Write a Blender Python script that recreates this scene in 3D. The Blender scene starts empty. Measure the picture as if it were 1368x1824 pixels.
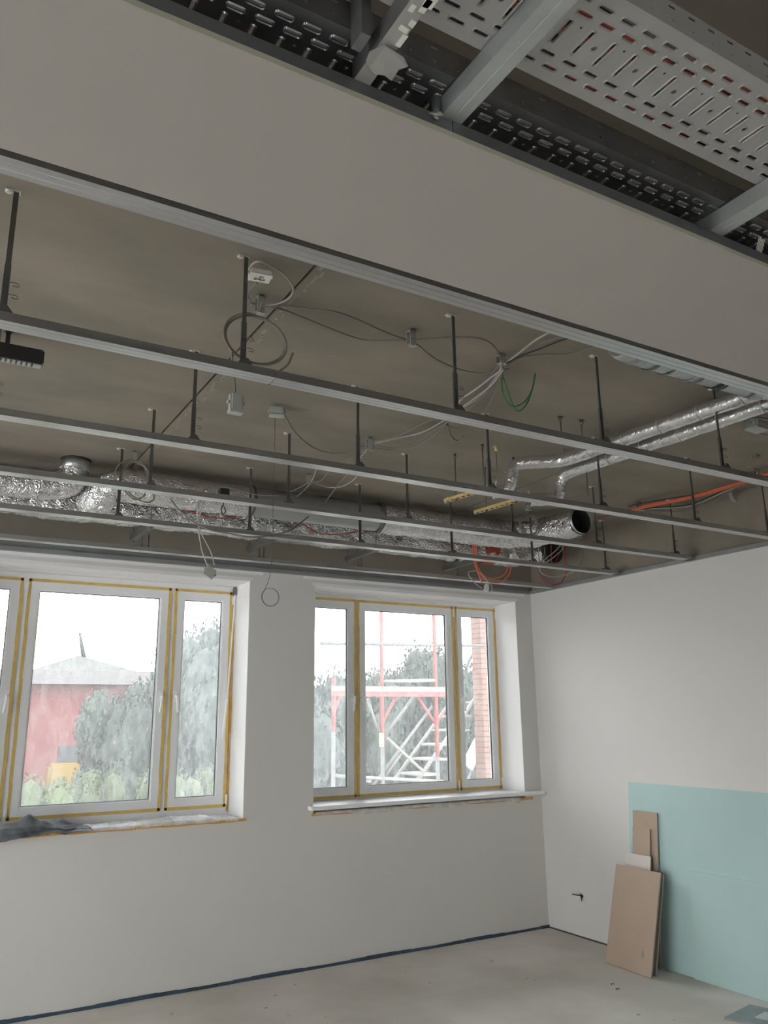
import bpy, bmesh, math, random
from mathutils import Vector, Matrix, noise
PI = math.pi
S = bpy.context.scene
C = S.collection
random.seed(7)

# ------------------------------------------------------------ camera, sky, exposure
YAW, PITCH, ROLL = 0.530309, 0.249634, -0.011553
cam_d = bpy.data.cameras.new('camera'); cam = bpy.data.objects.new('camera', cam_d); C.objects.link(cam)
f_ = Vector((math.sin(YAW)*math.cos(PITCH), math.cos(YAW)*math.cos(PITCH), math.sin(PITCH)))
r_ = Vector((math.cos(YAW), -math.sin(YAW), 0)); u_ = r_.cross(f_)
r2 = r_*math.cos(ROLL) + u_*math.sin(ROLL); u2 = -r_*math.sin(ROLL) + u_*math.cos(ROLL)
cam.matrix_world = Matrix(((r2.x, u2.x, -f_.x, 0), (r2.y, u2.y, -f_.y, 0), (r2.z, u2.z, -f_.z, 1.7), (0, 0, 0, 1)))
cam_d.sensor_fit = 'VERTICAL'; cam_d.sensor_height = 36.0; cam_d.lens = 1447.35/1824*36.0
cam_d.clip_start = 0.02; cam_d.clip_end = 500
S.camera = cam
w = bpy.data.worlds.new('overcast_sky'); S.world = w; w.use_nodes = True
bg = w.node_tree.nodes['Background']; bg.inputs[0].default_value = (1.0, 0.99, 0.97, 1); bg.inputs[1].default_value = 3.8
S.view_settings.view_transform = 'Standard'; S.view_settings.look = 'None'
S.view_settings.gamma = 1.0; S.view_settings.use_curve_mapping = False
S.view_settings.exposure = 0.92
try:
    S.cycles.max_bounces = 14; S.cycles.diffuse_bounces = 8; S.cycles.transparent_max_bounces = 24
    S.cycles.sample_clamp_indirect = 6
except Exception: pass

# ------------------------------------------------------------ materials
def mat(name, col, rough=0.6, metal=0.0, bump=0.0, bscale=40, var=0.0, vscale=3.0, col2=None, spec=0.5, stretch=None, voro=False):
    m = bpy.data.materials.new(name); m.use_nodes = True; nt = m.node_tree; b = nt.nodes['Principled BSDF']
    b.inputs['Base Color'].default_value = (*col, 1); b.inputs['Roughness'].default_value = rough
    b.inputs['Metallic'].default_value = metal; b.inputs['Specular IOR Level'].default_value = spec
    tc = nt.nodes.new('ShaderNodeTexCoord'); mp = nt.nodes.new('ShaderNodeMapping'); nt.links.new(tc.outputs['Object'], mp.inputs[0])
    if stretch: mp.inputs['Scale'].default_value = stretch
    if var or col2:
        n = nt.nodes.new('ShaderNodeTexNoise'); n.inputs['Scale'].default_value = vscale; n.inputs['Detail'].default_value = 6
        nt.links.new(mp.outputs[0], n.inputs['Vector'])
        rp = nt.nodes.new('ShaderNodeValToRGB')
        c2 = col2 or tuple(max(0, c*(1-var)) for c in col); c1 = col if col2 else tuple(min(1, c*(1+var)) for c in col)
        rp.color_ramp.elements[0].position = 0.32; rp.color_ramp.elements[1].position = 0.68
        rp.color_ramp.elements[0].color = (*c2, 1); rp.color_ramp.elements[1].color = (*c1, 1)
        nt.links.new(n.outputs['Fac'], rp.inputs[0]); nt.links.new(rp.outputs[0], b.inputs['Base Color'])
    if bump:
        if voro:
            n2 = nt.nodes.new('ShaderNodeTexVoronoi'); n2.feature = 'DISTANCE_TO_EDGE'; out = 'Distance'
            nz = nt.nodes.new('ShaderNodeTexNoise'); nz.inputs['Scale'].default_value = bscale*0.6; nz.inputs['Detail'].default_value = 3
            nt.links.new(mp.outputs[0], nz.inputs['Vector'])
            mx = nt.nodes.new('ShaderNodeMix'); mx.data_type = 'VECTOR'; mx.inputs[0].default_value = 0.12
            nt.links.new(mp.outputs[0], mx.inputs[4]); nt.links.new(nz.outputs['Color'], mx.inputs[5]); nt.links.new(mx.outputs[1], n2.inputs['Vector'])
        else:
            n2 = nt.nodes.new('ShaderNodeTexNoise'); n2.inputs['Detail'].default_value = 5; out = 'Fac'
            nt.links.new(mp.outputs[0], n2.inputs['Vector'])
        n2.inputs['Scale'].default_value = bscale
        bp = nt.nodes.new('ShaderNodeBump'); bp.inputs['Strength'].default_value = bump; bp.inputs['Distance'].default_value = 0.01
        nt.links.new(n2.outputs[out], bp.inputs['Height']); nt.links.new(bp.outputs[0], b.inputs['Normal'])
    return m

M = {}
M['paint'] = mat('wall_paint', (0.71, 0.69, 0.668), 0.85, var=0.025, vscale=0.8, bump=0.03, bscale=120)
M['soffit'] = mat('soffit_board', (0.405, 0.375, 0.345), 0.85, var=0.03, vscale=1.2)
M['board_edge'] = mat('board_cut_edge', (0.50, 0.49, 0.40), 0.9)
M['jamb'] = mat('white_reveal', (0.86, 0.85, 0.85), 0.7)
M['pvc'] = mat('white_window_plastic', (0.84, 0.85, 0.87), 0.35, var=0.02, vscale=6)
M['bead'] = mat('bright_glazing_bead', (0.93, 0.94, 0.95), 0.3)
M['gasket'] = mat('dark_gasket', (0.05, 0.055, 0.06), 0.6)
M['tray_shaded'] = mat('shaded_tray_steel', (0.26, 0.265, 0.27), 0.32, metal=0.85, var=0.1, vscale=10)  # darker copy of the tray steel, shade above the soffit put into its colour
M['ud'] = mat('dull_zinc_profile', (0.30, 0.31, 0.31), 0.5, metal=0.35, var=0.08, vscale=6)
M['tray_cable'] = mat('dark_orange_cable', (0.32, 0.055, 0.03), 0.6)  # orange set darker for the tray cables and the duct collar
M['tape'] = mat('yellow_masking_tape', (0.72, 0.50, 0.16), 0.6, var=0.10, vscale=14)
M['tape_brown'] = mat('orange_masking_tape', (0.62, 0.36, 0.10), 0.6, var=0.15, vscale=10)
M['galv'] = mat('galvanised_steel', (0.56, 0.57, 0.58), 0.30, metal=0.95, var=0.08, vscale=8, stretch=(0.3, 4, 4))
M['galv_light'] = mat('galvanised_strut_steel', (0.46, 0.485, 0.48), 0.5, metal=0.5, var=0.06, vscale=12)
M['galv_dark'] = mat('dull_galvanised_steel', (0.20, 0.205, 0.21), 0.5, metal=0.6, var=0.1, vscale=10)
M['tray'] = mat('pale_tray_steel', (0.40, 0.395, 0.38), 0.5, metal=0.25, var=0.05, vscale=9)
M['spiral'] = mat('spiral_duct_steel', (0.48, 0.49, 0.49), 0.34, metal=0.85, var=0.08, vscale=5)
M['foil'] = mat('crumpled_aluminium_foil', (0.80, 0.80, 0.81), 0.20, metal=0.96, var=0.06, vscale=7, bump=1.0, bscale=34, voro=True)
M['foil_pipe'] = mat('smooth_aluminium_foil', (0.78, 0.78, 0.79), 0.26, metal=0.95, var=0.06, vscale=7, bump=0.55, bscale=20, voro=True)
M['foil_flat'] = mat('aluminium_foil_tape', (0.66, 0.66, 0.67), 0.3, metal=0.9, bump=0.4, bscale=60)
M['rod'] = mat('hanger_steel', (0.17, 0.17, 0.165), 0.5, metal=0.6)
M['clip_light'] = mat('bright_zinc_plate', (0.75, 0.74, 0.70), 0.4, metal=0.5)
M['cable'] = mat('grey_cable_sheath', (0.22, 0.205, 0.175), 0.6)
M['cable_white'] = mat('white_cable_sheath', (0.44, 0.425, 0.39), 0.6)
M['cable_green'] = mat('green_cable', (0.06, 0.20, 0.05), 0.5)
M['cable_orange'] = mat('orange_cable', (0.80, 0.15, 0.06), 0.5)
M['cable_red'] = mat('red_cable', (0.42, 0.04, 0.035), 0.5)
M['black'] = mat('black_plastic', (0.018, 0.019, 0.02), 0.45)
M['box_grey'] = mat('grey_junction_box', (0.40, 0.41, 0.38), 0.6)
M['box_white'] = mat('white_junction_box', (0.72, 0.71, 0.67), 0.55)
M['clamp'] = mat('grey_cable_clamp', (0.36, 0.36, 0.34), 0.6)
M['ink'] = mat('black_marker_ink', (0.03, 0.03, 0.04), 0.7)
M['yellow'] = mat('yellow_passivated_steel', (0.78, 0.60, 0.26), 0.4, metal=0.3, var=0.12, vscale=30)
M['green_board'] = mat('green_plasterboard', (0.48, 0.645, 0.64), 0.9, var=0.04, vscale=1.5)
M['green_edge'] = mat('green_board_edge', (0.86, 0.93, 0.90), 0.9)
M['tan_board'] = mat('tan_plasterboard', (0.47, 0.365, 0.285), 0.9, var=0.04, vscale=3)
M['tan_edge'] = mat('tan_board_edge', (0.33, 0.31, 0.28), 0.9)
M['white_board'] = mat('white_plasterboard', (0.70, 0.66, 0.62), 0.9, var=0.03)
M['blue_strip'] = mat('blue_edge_foam', (0.05, 0.085, 0.12), 0.8, var=0.25, vscale=9)
M['fabric'] = mat('dusty_dark_fabric', (0.055, 0.065, 0.08), 0.9, col2=(0.32, 0.34, 0.36), vscale=5, bump=0.3, bscale=60)
M['packet'] = mat('grey_blue_packet', (0.30, 0.34, 0.36), 0.5, var=0.1, vscale=8)
M['paper'] = mat('white_paper', (0.72, 0.74, 0.77), 0.7)
M['red_wall'] = mat('red_facade', (0.16, 0.055, 0.055), 0.9, var=0.08, vscale=0.3)
M['roof_white'] = mat('pale_roof', (0.16, 0.155, 0.155), 0.8)
M['roof_green'] = mat('grey_green_roof', (0.05, 0.054, 0.05), 0.8)
M['leaf'] = mat('dark_foliage', (0.045, 0.060, 0.052), 0.8, var=0.35, vscale=1.2)
M['leaf_light'] = mat('light_foliage', (0.075, 0.095, 0.05), 0.8, var=0.35, vscale=1.2)
M['bark'] = mat('tree_bark', (0.12, 0.09, 0.07), 0.9)
M['grass'] = mat('outdoor_ground', (0.06, 0.075, 0.045), 0.95, col2=(0.11, 0.10, 0.08), vscale=0.3)
M['sc_red'] = mat('red_scaffold_paint', (0.24, 0.06, 0.06), 0.6)
M['sc_grey'] = mat('grey_scaffold_tube', (0.12, 0.118, 0.12), 0.45, metal=0.4)
M['sc_white'] = mat('white_scaffold_tread', (0.17, 0.165, 0.16), 0.6)
M['brick'] = mat('pale_red_brick', (0.17, 0.095, 0.075), 0.9, var=0.15, vscale=6)
M['mortar'] = mat('grey_mortar', (0.13, 0.125, 0.12), 0.95)
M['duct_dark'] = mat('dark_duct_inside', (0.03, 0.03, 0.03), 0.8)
M['skip_paint'] = mat('dull_yellow_paint', (0.20, 0.13, 0.03), 0.6)
M['grout'] = mat('pale_grout', (0.33, 0.29, 0.24), 0.9)
M['outer'] = mat('outer_render', (0.5, 0.49, 0.47), 0.9)

def slab_mat():
    m = mat('raw_concrete_slab', (0.30, 0.262, 0.215), 0.85, bump=0.25, bscale=14, stretch=(1, 1, 1))
    nt = m.node_tree; b = nt.nodes['Principled BSDF']
    tc = nt.nodes.new('ShaderNodeTexCoord')
    n1 = nt.nodes.new('ShaderNodeTexNoise'); n1.inputs['Scale'].default_value = 1.3; n1.inputs['Detail'].default_value = 7
    mp = nt.nodes.new('ShaderNodeMapping'); mp.inputs['Scale'].default_value = (1, 2.2, 1); nt.links.new(tc.outputs['Object'], mp.inputs[0])
    nt.links.new(mp.outputs[0], n1.inputs['Vector'])
    r1 = nt.nodes.new('ShaderNodeValToRGB'); r1.color_ramp.elements[0].position = .3; r1.color_ramp.elements[1].position = .7
    r1.color_ramp.elements[0].color = (0.205, 0.185, 0.150, 1); r1.color_ramp.elements[1].color = (0.31, 0.262, 0.215, 1)
    nt.links.new(n1.outputs['Fac'], r1.inputs[0])
    n2 = nt.nodes.new('ShaderNodeTexNoise'); n2.inputs['Scale'].default_value = 9; n2.inputs['Detail'].default_value = 9; n2.inputs['Roughness'].default_value = .7
    mp2 = nt.nodes.new('ShaderNodeMapping'); mp2.inputs['Scale'].default_value = (0.5, 2.5, 1); nt.links.new(tc.outputs['Object'], mp2.inputs[0]); nt.links.new(mp2.outputs[0], n2.inputs['Vector'])
    r2_ = nt.nodes.new('ShaderNodeValToRGB'); r2_.color_ramp.elements[0].position = .62; r2_.color_ramp.elements[1].position = .72
    r2_.color_ramp.elements[0].color = (0, 0, 0, 1); r2_.color_ramp.elements[1].color = (.5, .5, .5, 1)
    nt.links.new(n2.outputs['Fac'], r2_.inputs[0])
    mx = nt.nodes.new('ShaderNodeMix'); mx.data_type = 'RGBA'; mx.inputs[7].default_value = (0.37, 0.325, 0.27, 1)
    nt.links.new(r2_.outputs[0], mx.inputs[0]); nt.links.new(r1.outputs[0], mx.inputs[6]); nt.links.new(mx.outputs[2], b.inputs['Base Color'])
    return m
M['slab'] = slab_mat()
def floor_mat():
    m = mat('dusty_screed_floor', (0.5, 0.48, 0.45), 0.75, bump=0.06, bscale=30)
    nt = m.node_tree; b = nt.nodes['Principled BSDF']
    tc = nt.nodes.new('ShaderNodeTexCoord')
    n1 = nt.nodes.new('ShaderNodeTexNoise'); n1.inputs['Scale'].default_value = 1.6; n1.inputs['Detail'].default_value = 8
    nt.links.new(tc.outputs['Object'], n1.inputs['Vector'])
    r1 = nt.nodes.new('ShaderNodeValToRGB'); r1.color_ramp.elements[0].position = .35; r1.color_ramp.elements[1].position = .65
    r1.color_ramp.elements[0].color = (0.62, 0.58, 0.53, 1); r1.color_ramp.elements[1].color = (0.78, 0.745, 0.70, 1)
    nt.links.new(n1.outputs['Fac'], r1.inputs[0])
    n2 = nt.nodes.new('ShaderNodeTexNoise'); n2.inputs['Scale'].default_value = 14; n2.inputs['Detail'].default_value = 5
    nt.links.new(tc.outputs['Object'], n2.inputs['Vector'])
    r3 = nt.nodes.new('ShaderNodeValToRGB'); r3.color_ramp.elements[0].position = .66; r3.color_ramp.elements[1].position = .74
    r3.color_ramp.elements[0].color = (0, 0, 0, 1); r3.color_ramp.elements[1].color = (.6, .6, .6, 1)
    nt.links.new(n2.outputs['Fac'], r3.inputs[0])
    mx = nt.nodes.new('ShaderNodeMix'); mx.data_type = 'RGBA'; mx.inputs[7].default_value = (0.62, 0.60, 0.57, 1)
    nt.links.new(r3.outputs[0], mx.inputs[0]); nt.links.new(r1.outputs[0], mx.inputs[6]); nt.links.new(mx.outputs[2], b.inputs['Base Color'])
    return m
M['floor'] = floor_mat()
def film_mat(name, milky, base_fac, scale, hi=0.5, dif=0.35):
    # transparent sheet with a milky scratched film on it
    m = bpy.data.materials.new(name); m.use_nodes = True; nt = m.node_tree; nt.nodes.clear()
    out = nt.nodes.new('ShaderNodeOutputMaterial'); tr = nt.nodes.new('ShaderNodeBsdfTransparent'); tl = nt.nodes.new('ShaderNodeBsdfTranslucent')
    df = nt.nodes.new('ShaderNodeBsdfDiffuse'); gl = nt.nodes.new('ShaderNodeBsdfGlossy'); gl.inputs['Roughness'].default_value = 0.05
    tr.inputs[0].default_value = (0.95, 0.97, 0.98, 1)
    tl.inputs[0].default_value = (*milky, 1); df.inputs[0].default_value = (*milky, 1)
    mm = nt.nodes.new('ShaderNodeMixShader'); mm.inputs[0].default_value = dif
    nt.links.new(tl.outputs[0], mm.inputs[1]); nt.links.new(df.outputs[0], mm.inputs[2])
    tc = nt.nodes.new('ShaderNodeTexCoord'); mp = nt.nodes.new('ShaderNodeMapping'); mp.inputs['Scale'].default_value = (2.0, 1, 0.7)
    mp.inputs['Rotation'].default_value = (0, 0.12, 0)
    nt.links.new(tc.outputs['Object'], mp.inputs[0])
    n = nt.nodes.new('ShaderNodeTexNoise'); n.inputs['Scale'].default_value = scale; n.inputs['Detail'].default_value = 8; n.inputs['Roughness'].default_value = .65
    n.inputs['Distortion'].default_value = 1.2
    nt.links.new(mp.outputs[0], n.inputs['Vector'])
    mr = nt.nodes.new('ShaderNodeMapRange'); mr.inputs[1].default_value = .45; mr.inputs[2].default_value = .75; mr.inputs[3].default_value = base_fac; mr.inputs[4].default_value = hi
    nt.links.new(n.outputs['Fac'], mr.inputs[0])
    ms = nt.nodes.new('ShaderNodeMixShader'); nt.links.new(mr.outputs[0], ms.inputs[0]); nt.links.new(tr.outputs[0], ms.inputs[1]); nt.links.new(mm.outputs[0], ms.inputs[2])
    fr = nt.nodes.new('ShaderNodeFresnel'); fr.inputs[0].default_value = 1.3
    m2 = nt.nodes.new('ShaderNodeMixShader'); nt.links.new(fr.outputs[0], m2.inputs[0]); nt.links.new(ms.outputs[0], m2.inputs[1]); nt.links.new(gl.outputs[0], m2.inputs[2])
    nt.links.new(m2.outputs[0], out.inputs[0])
    return m
M['glass'] = film_mat('film_covered_glass', (0.80, 0.83, 0.86), 0.08, 9, 0.20)
M['glass_scratched'] = film_mat('scratched_film_covered_glass', (0.78, 0.82, 0.86), 0.12, 12, 0.32)
M['glass_clear'] = film_mat('clear_glass', (0.9, 0.9, 0.9), 0.01, 3, 0.03)
M['plastic'] = film_mat('thin_plastic_sheet', (0.96, 0.97, 0.98), 0.60, 9, 0.92, 0.7)
_n = M['plastic'].node_tree
_f = [q for q in _n.nodes if q.type == 'FRESNEL'][0]
for _l in list(_f.outputs[0].links):
    _s = _l.to_socket; _n.links.remove(_l); _s.default_value = 0.04
[q for q in _n.nodes if q.type == 'BSDF_GLOSSY'][0].inputs['Roughness'].default_value = 0.25

# ------------------------------------------------------------ mesh helpers
class MB:
    def __init__(s): s.b = bmesh.new()
    def face(s, pts):
        try: return s.b.faces.new([s.b.verts.new(p) for p in pts])
        except ValueError: return None
    def box(s, x0, x1, y0, y1, z0, z1):
        return s.obox(((x0+x1)/2, (y0+y1)/2, (z0+z1)/2), (1,0,0), (0,1,0), (0,0,1), abs(x1-x0)/2, abs(y1-y0)/2, abs(z1-z0)/2)
    def obox(s, c, ax, ay, az, hx, hy, hz):
        c = Vector(c); ax = Vector(ax).normalized()*hx; ay = Vector(ay).normalized()*hy; az = Vector(az).normalized()*hz
        v = [s.b.verts.new(c + i*ax + j*ay + k*az) for k in (-1,1) for j in (-1,1) for i in (-1,1)]
        for q in ((0,2,3,1),(4,5,7,6),(0,1,5,4),(2,6,7,3),(0,4,6,2),(1,3,7,5)): s.b.faces.new([v[i] for i in q])
        return s
    def tube(s, pts, r, seg=8, caps=True, rfun=None, twist0=None):
        pts = [Vector(p) for p in pts]; rings = []; n = len(pts)
        t = (pts[1]-pts[0]).normalized()
        up = Vector((0,0,1)) if abs(t.z) < .9 else Vector((0,1,0))
        side = t.cross(up).normalized()
        for i, p in enumerate(pts):
            a = pts[max(0,i-1)]; b_ = pts[min(n-1,i+1)]; t2 = (b_-a)
            t2 = t2.normalized() if t2.length > 1e-9 else t
            ax = t.cross(t2)
            if ax.length > 1e-6: side = Matrix.Rotation(t.angle(t2), 3, ax.normalized()) @ side
            t = t2; u = side.cross(t).normalized(); side = t.cross(u).normalized()
            ring = []
            for j in range(seg):
                th = 2*PI*j/seg; d = side*math.cos(th)+u*math.sin(th)
                rr = r if rfun is None else rfun(i, j, th, p, d)
                ring.append(s.b.verts.new(p + d*rr))
            rings.append(ring)
        for i in range(n-1):
            for j in range(seg):
                s.b.faces.new((rings[i][j], rings[i][(j+1)%seg], rings[i+1][(j+1)%seg], rings[i+1][j])).smooth = True
        if caps:
            s.b.faces.new(rings[0][::-1]); s.b.faces.new(rings[-1])
        return s
    def cyl(s, a, b, r, seg=12): return s.tube([a, b], r, seg)
    def sheet(s, prof, a, b, axis='x'):
        # open polyline profile (u,z) swept straight along x or y from a to b
        P = (lambda t, q: (t, q[0], q[1])) if axis == 'x' else (lambda t, q: (q[0], t, q[1]))
        va = [s.b.verts.new(P(a, q)) for q in prof]; vb = [s.b.verts.new(P(b, q)) for q in prof]
        for i in range(len(prof)-1): s.b.faces.new((va[i], va[i+1], vb[i+1], vb[i]))
        return s
    def bevel(s, w=0.002, seg=1):
        bmesh.ops.remove_doubles(s.b, verts=s.b.verts, dist=1e-6)
        bmesh.ops.bevel(s.b, geom=[e for e in s.b.edges], offset=w, segments=seg, affect='EDGES', clamp_overlap=True)
        return s

def worigin(o):
    v = Vector((0,0,0))
    while o is not None: v += o.location; o = o.parent
    return v
def obj(name, mb, m, parent=None, solid=0, recenter=True, normals=True):
    me = bpy.data.meshes.new(name); b = mb.b
    if normals: bmesh.ops.recalc_face_normals(b, faces=b.faces)
    off = Vector((0,0,0))
    if parent is not None: off = worigin(parent)
    elif recenter and b.verts:
        xs = [v.co.x for v in b.verts]; ys = [v.co.y for v in b.verts]; zs = [v.co.z for v in b.verts]
        off = Vector(((min(xs)+max(xs))/2, (min(ys)+max(ys))/2, min(zs)))
    if off.length > 0: bmesh.ops.translate(b, verts=b.verts, vec=-off)
    b.to_mesh(me); b.free()
    o = bpy.data.objects.new(name, me); C.objects.link(o)
    ms = m if isinstance(m, (list, tuple)) else [m]
    for k in ms: me.materials.append(M[k])
    if parent is not None: o.parent = parent
    else: o.location = off
    if solid:
        md = o.modifiers.new('thickness', 'SOLIDIFY'); md.thickness = solid; md.offset = 0
    return o
def tag(o, label, cat, group=None, kind=None):
    o['label'] = label; o['category'] = cat
    if group: o['group'] = group
    if kind: o['kind'] = kind
    return o
def struct(o, label=None, cat=None):
    o['kind'] = 'structure'
    if label: o['label'] = label
    if cat: o['category'] = cat
    return o
def thing(name, label, cat, loc, group=None):
    o = bpy.data.objects.new(name, None); C.objects.link(o); o.location = loc; o.empty_display_size = .05
    return tag(o, label, cat, group)
def dup(root, loc, label=None, group=None):
    r = root.copy(); C.objects.link(r); r.location = loc
    if label: r['label'] = label
    if group: r['group'] = group
    for ch in list(root.children):
        c = ch.copy(); C.objects.link(c); c.parent = r
        for g in list(ch.children):
            d = g.copy(); C.objects.link(d); d.parent = c
    return r
def up(p): return list(p)+[(p[-1][0], p[-1][1], (p[-1][2]+ZS)/2), (p[-1][0]+.01, p[-1][1]+.01, ZS-.001)]
def upf(p): return up(list(p)[::-1])
def smooth_path(pts, n=6):
    P = [Vector(p) for p in pts]
    if len(P) < 3: return P
    P = [P[0]*2-P[1]] + P + [P[-1]*2-P[-2]]; out = []
    for i in range(1, len(P)-2):
        for k in range(n):
            t = k/n; a, b, c, d = P[i-1], P[i], P[i+1], P[i+2]
            out.append(0.5*((2*b) + (c-a)*t + (2*a-5*b+4*c-d)*t*t + (3*b-a-3*c+d)*t**3))
    out.append(P[-2]); return out

# ------------------------------------------------------------ the room
XR, YW, HS, ZS = 4.914, 5.736, 2.795, 3.226
XL, YB = -3.2, -2.6
HT = 2.8225
YO = 6.20
struct(obj('floor', MB().box(XL, XR+.2, YB, YO-.02, -.15, 0), 'floor'))
# window wall as one mesh with openings
OPEN = [(-2.35, -.35), (.19, 2.19), (2.727, 4.733)]
SILL = [1.02, 1.02, 1.02]; HEAD = 2.723
b = MB(); xs = [XL]
for (a, c) in OPEN: xs += [a, c]
xs.append(XR)
for i in range(0, len(xs), 2): b.box(xs[i], xs[i+1], YW, YO, 0, HT)
for (a, c) in OPEN:
    b.box(a, c, YW, YO, 0, 1.02); b.box(a, c, YW, YO, HEAD, HT)
wb = struct(obj('wall_back', b, 'paint', recenter=False))
obj('upper_masonry', MB().box(XL, XR+.03, YW+.0, YO, HT+.0005, ZS), 'slab', wb)
b = MB(); b.box(XR, XR+.15, YB, YO, 0, HS+.02)
wr = struct(obj('wall_right', b, 'paint', recenter=False))
obj('upper_masonry', MB().box(XR+.02, XR+.15, YB, YO, HS+.0205, ZS), 'slab', wr)
# unseen windows added behind the camera and in the left wall to brighten the room
def glazed(idx, axis, at_, lo, hi, z0, z1, bays, th=.15):
    name = {'x': 'wall_left', 'y': 'wall_front'}[axis]; s_ = -1
    BX = (lambda bb, a, c, d0, d1, e, f: bb.box(d0, d1, a, c, e, f)) if axis == 'x' else (lambda bb, a, c, d0, d1, e, f: bb.box(a, c, d0, d1, e, f))
    full = (YB, YO) if axis == 'x' else (XL, XR+.15)
    b = MB(); BX(b, full[0], full[1], at_-th, at_, 0, z0); BX(b, full[0], full[1], at_-th, at_, z1, ZS)
    BX(b, full[0], lo, at_-th, at_, z0, z1); BX(b, hi, full[1], at_-th, at_, z0, z1)
    struct(obj(name, b, 'paint', recenter=False))
    wn = bpy.data.objects.new('window_%d' % idx, None); C.objects.link(wn); wn['kind'] = 'structure'
    wd_ = (hi-lo)/bays
    for k in range(bays):
        a, c = lo+k*wd_, lo+(k+1)*wd_; b = MB()
        BX(b, a, a+.04, at_-.10, at_-.03, z0, z1); BX(b, c-.04, c, at_-.10, at_-.03, z0, z1)
        BX(b, a+.04, c-.04, at_-.10, at_-.03, z0, z0+.05); BX(b, a+.04, c-.04, at_-.10, at_-.03, z1-.05, z1)
        fr = obj('window_frame', b, 'pvc', wn); b = MB(); BX(b, a+.035, c-.035, at_-.07, at_-.064, z0+.045, z1-.045); obj('glass_pane', b, 'glass_clear', fr)
glazed(4, 'x', XL, .9, 5.3, .25, 2.45, 3)
glazed(5, 'y', YB, -.4, .8, .05, 1.6, 1)
# slab of precast panels with open joints between them
ce = bpy.data.objects.new('ceiling', None); C.objects.link(ce); ce.location = (0, 0, ZS); ce['kind'] = 'structure'
xj = [XL-.15, -1.36, 1.078, 3.515, XR+.15]
for i in range(4):
    b = MB(); b.box(xj[i]+.006, xj[i+1]-.006, YB-.15, YO, ZS, ZS+.18)
    obj('concrete_panel', b, 'slab', ce)
obj('joint_filler', MB().box(XL-.15, XR+.15, YB-.15, YO, ZS+.15, ZS+.26), 'duct_dark', ce)
b = MB()
for k in range(90):   # ragged grout bead squeezed out along the middle joint
    y = 1.7+k*.042; b.obox((1.078+.034+random.uniform(-.012,.012), y, ZS-.0005), (1,.2*random.uniform(-1,1),0), (0,1,0), (0,0,1), random.uniform(.002,.008), random.uniform(.006,.03), .0008)
g = obj('grout_smear', b, 'clip_light', ce); g.data.materials[0] = M['grout']; g['kind'] = 'stuff'

# blue strip at the wall foot, UD profiles at the ceiling line
b = MB()
for k in range(64):
    x = XL+.02+k*.127; b.box(x, x+.1272, YW-.009-.003*math.sin(k*1.3), YW, 0.0, .021+.004*math.sin(k*.9))
struct(obj('baseboard_back', b, 'blue_strip', recenter=False))
struct(obj('baseboard_right', MB().box(XR-.004, XR, 4.76, YW-.012, 0.0, .010), 'gasket', recenter=False))
def ud(y0, y1): pass
b = MB(); b.sheet([(YW-.028, HS+.028+.0), (YW-.0285, HS), (YW-.001, HS), (YW-.001, HS+.075)], XL, XR-.03)
struct(obj('trim_1', b, 'ud', solid=.001, recenter=False))
b = MB(); b.sheet([(XR-.028, HS+.028), (XR-.0285, HS+.001), (XR-.014, HS+.001), (XR-.0135, HS+.003), (XR-.0125, HS+.001), (XR-.001, HS+.001), (XR-.001, HS+.03)], YB, YW-.03, 'y')
struct(obj('trim_2', b, 'ud', solid=.001, recenter=False))

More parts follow.
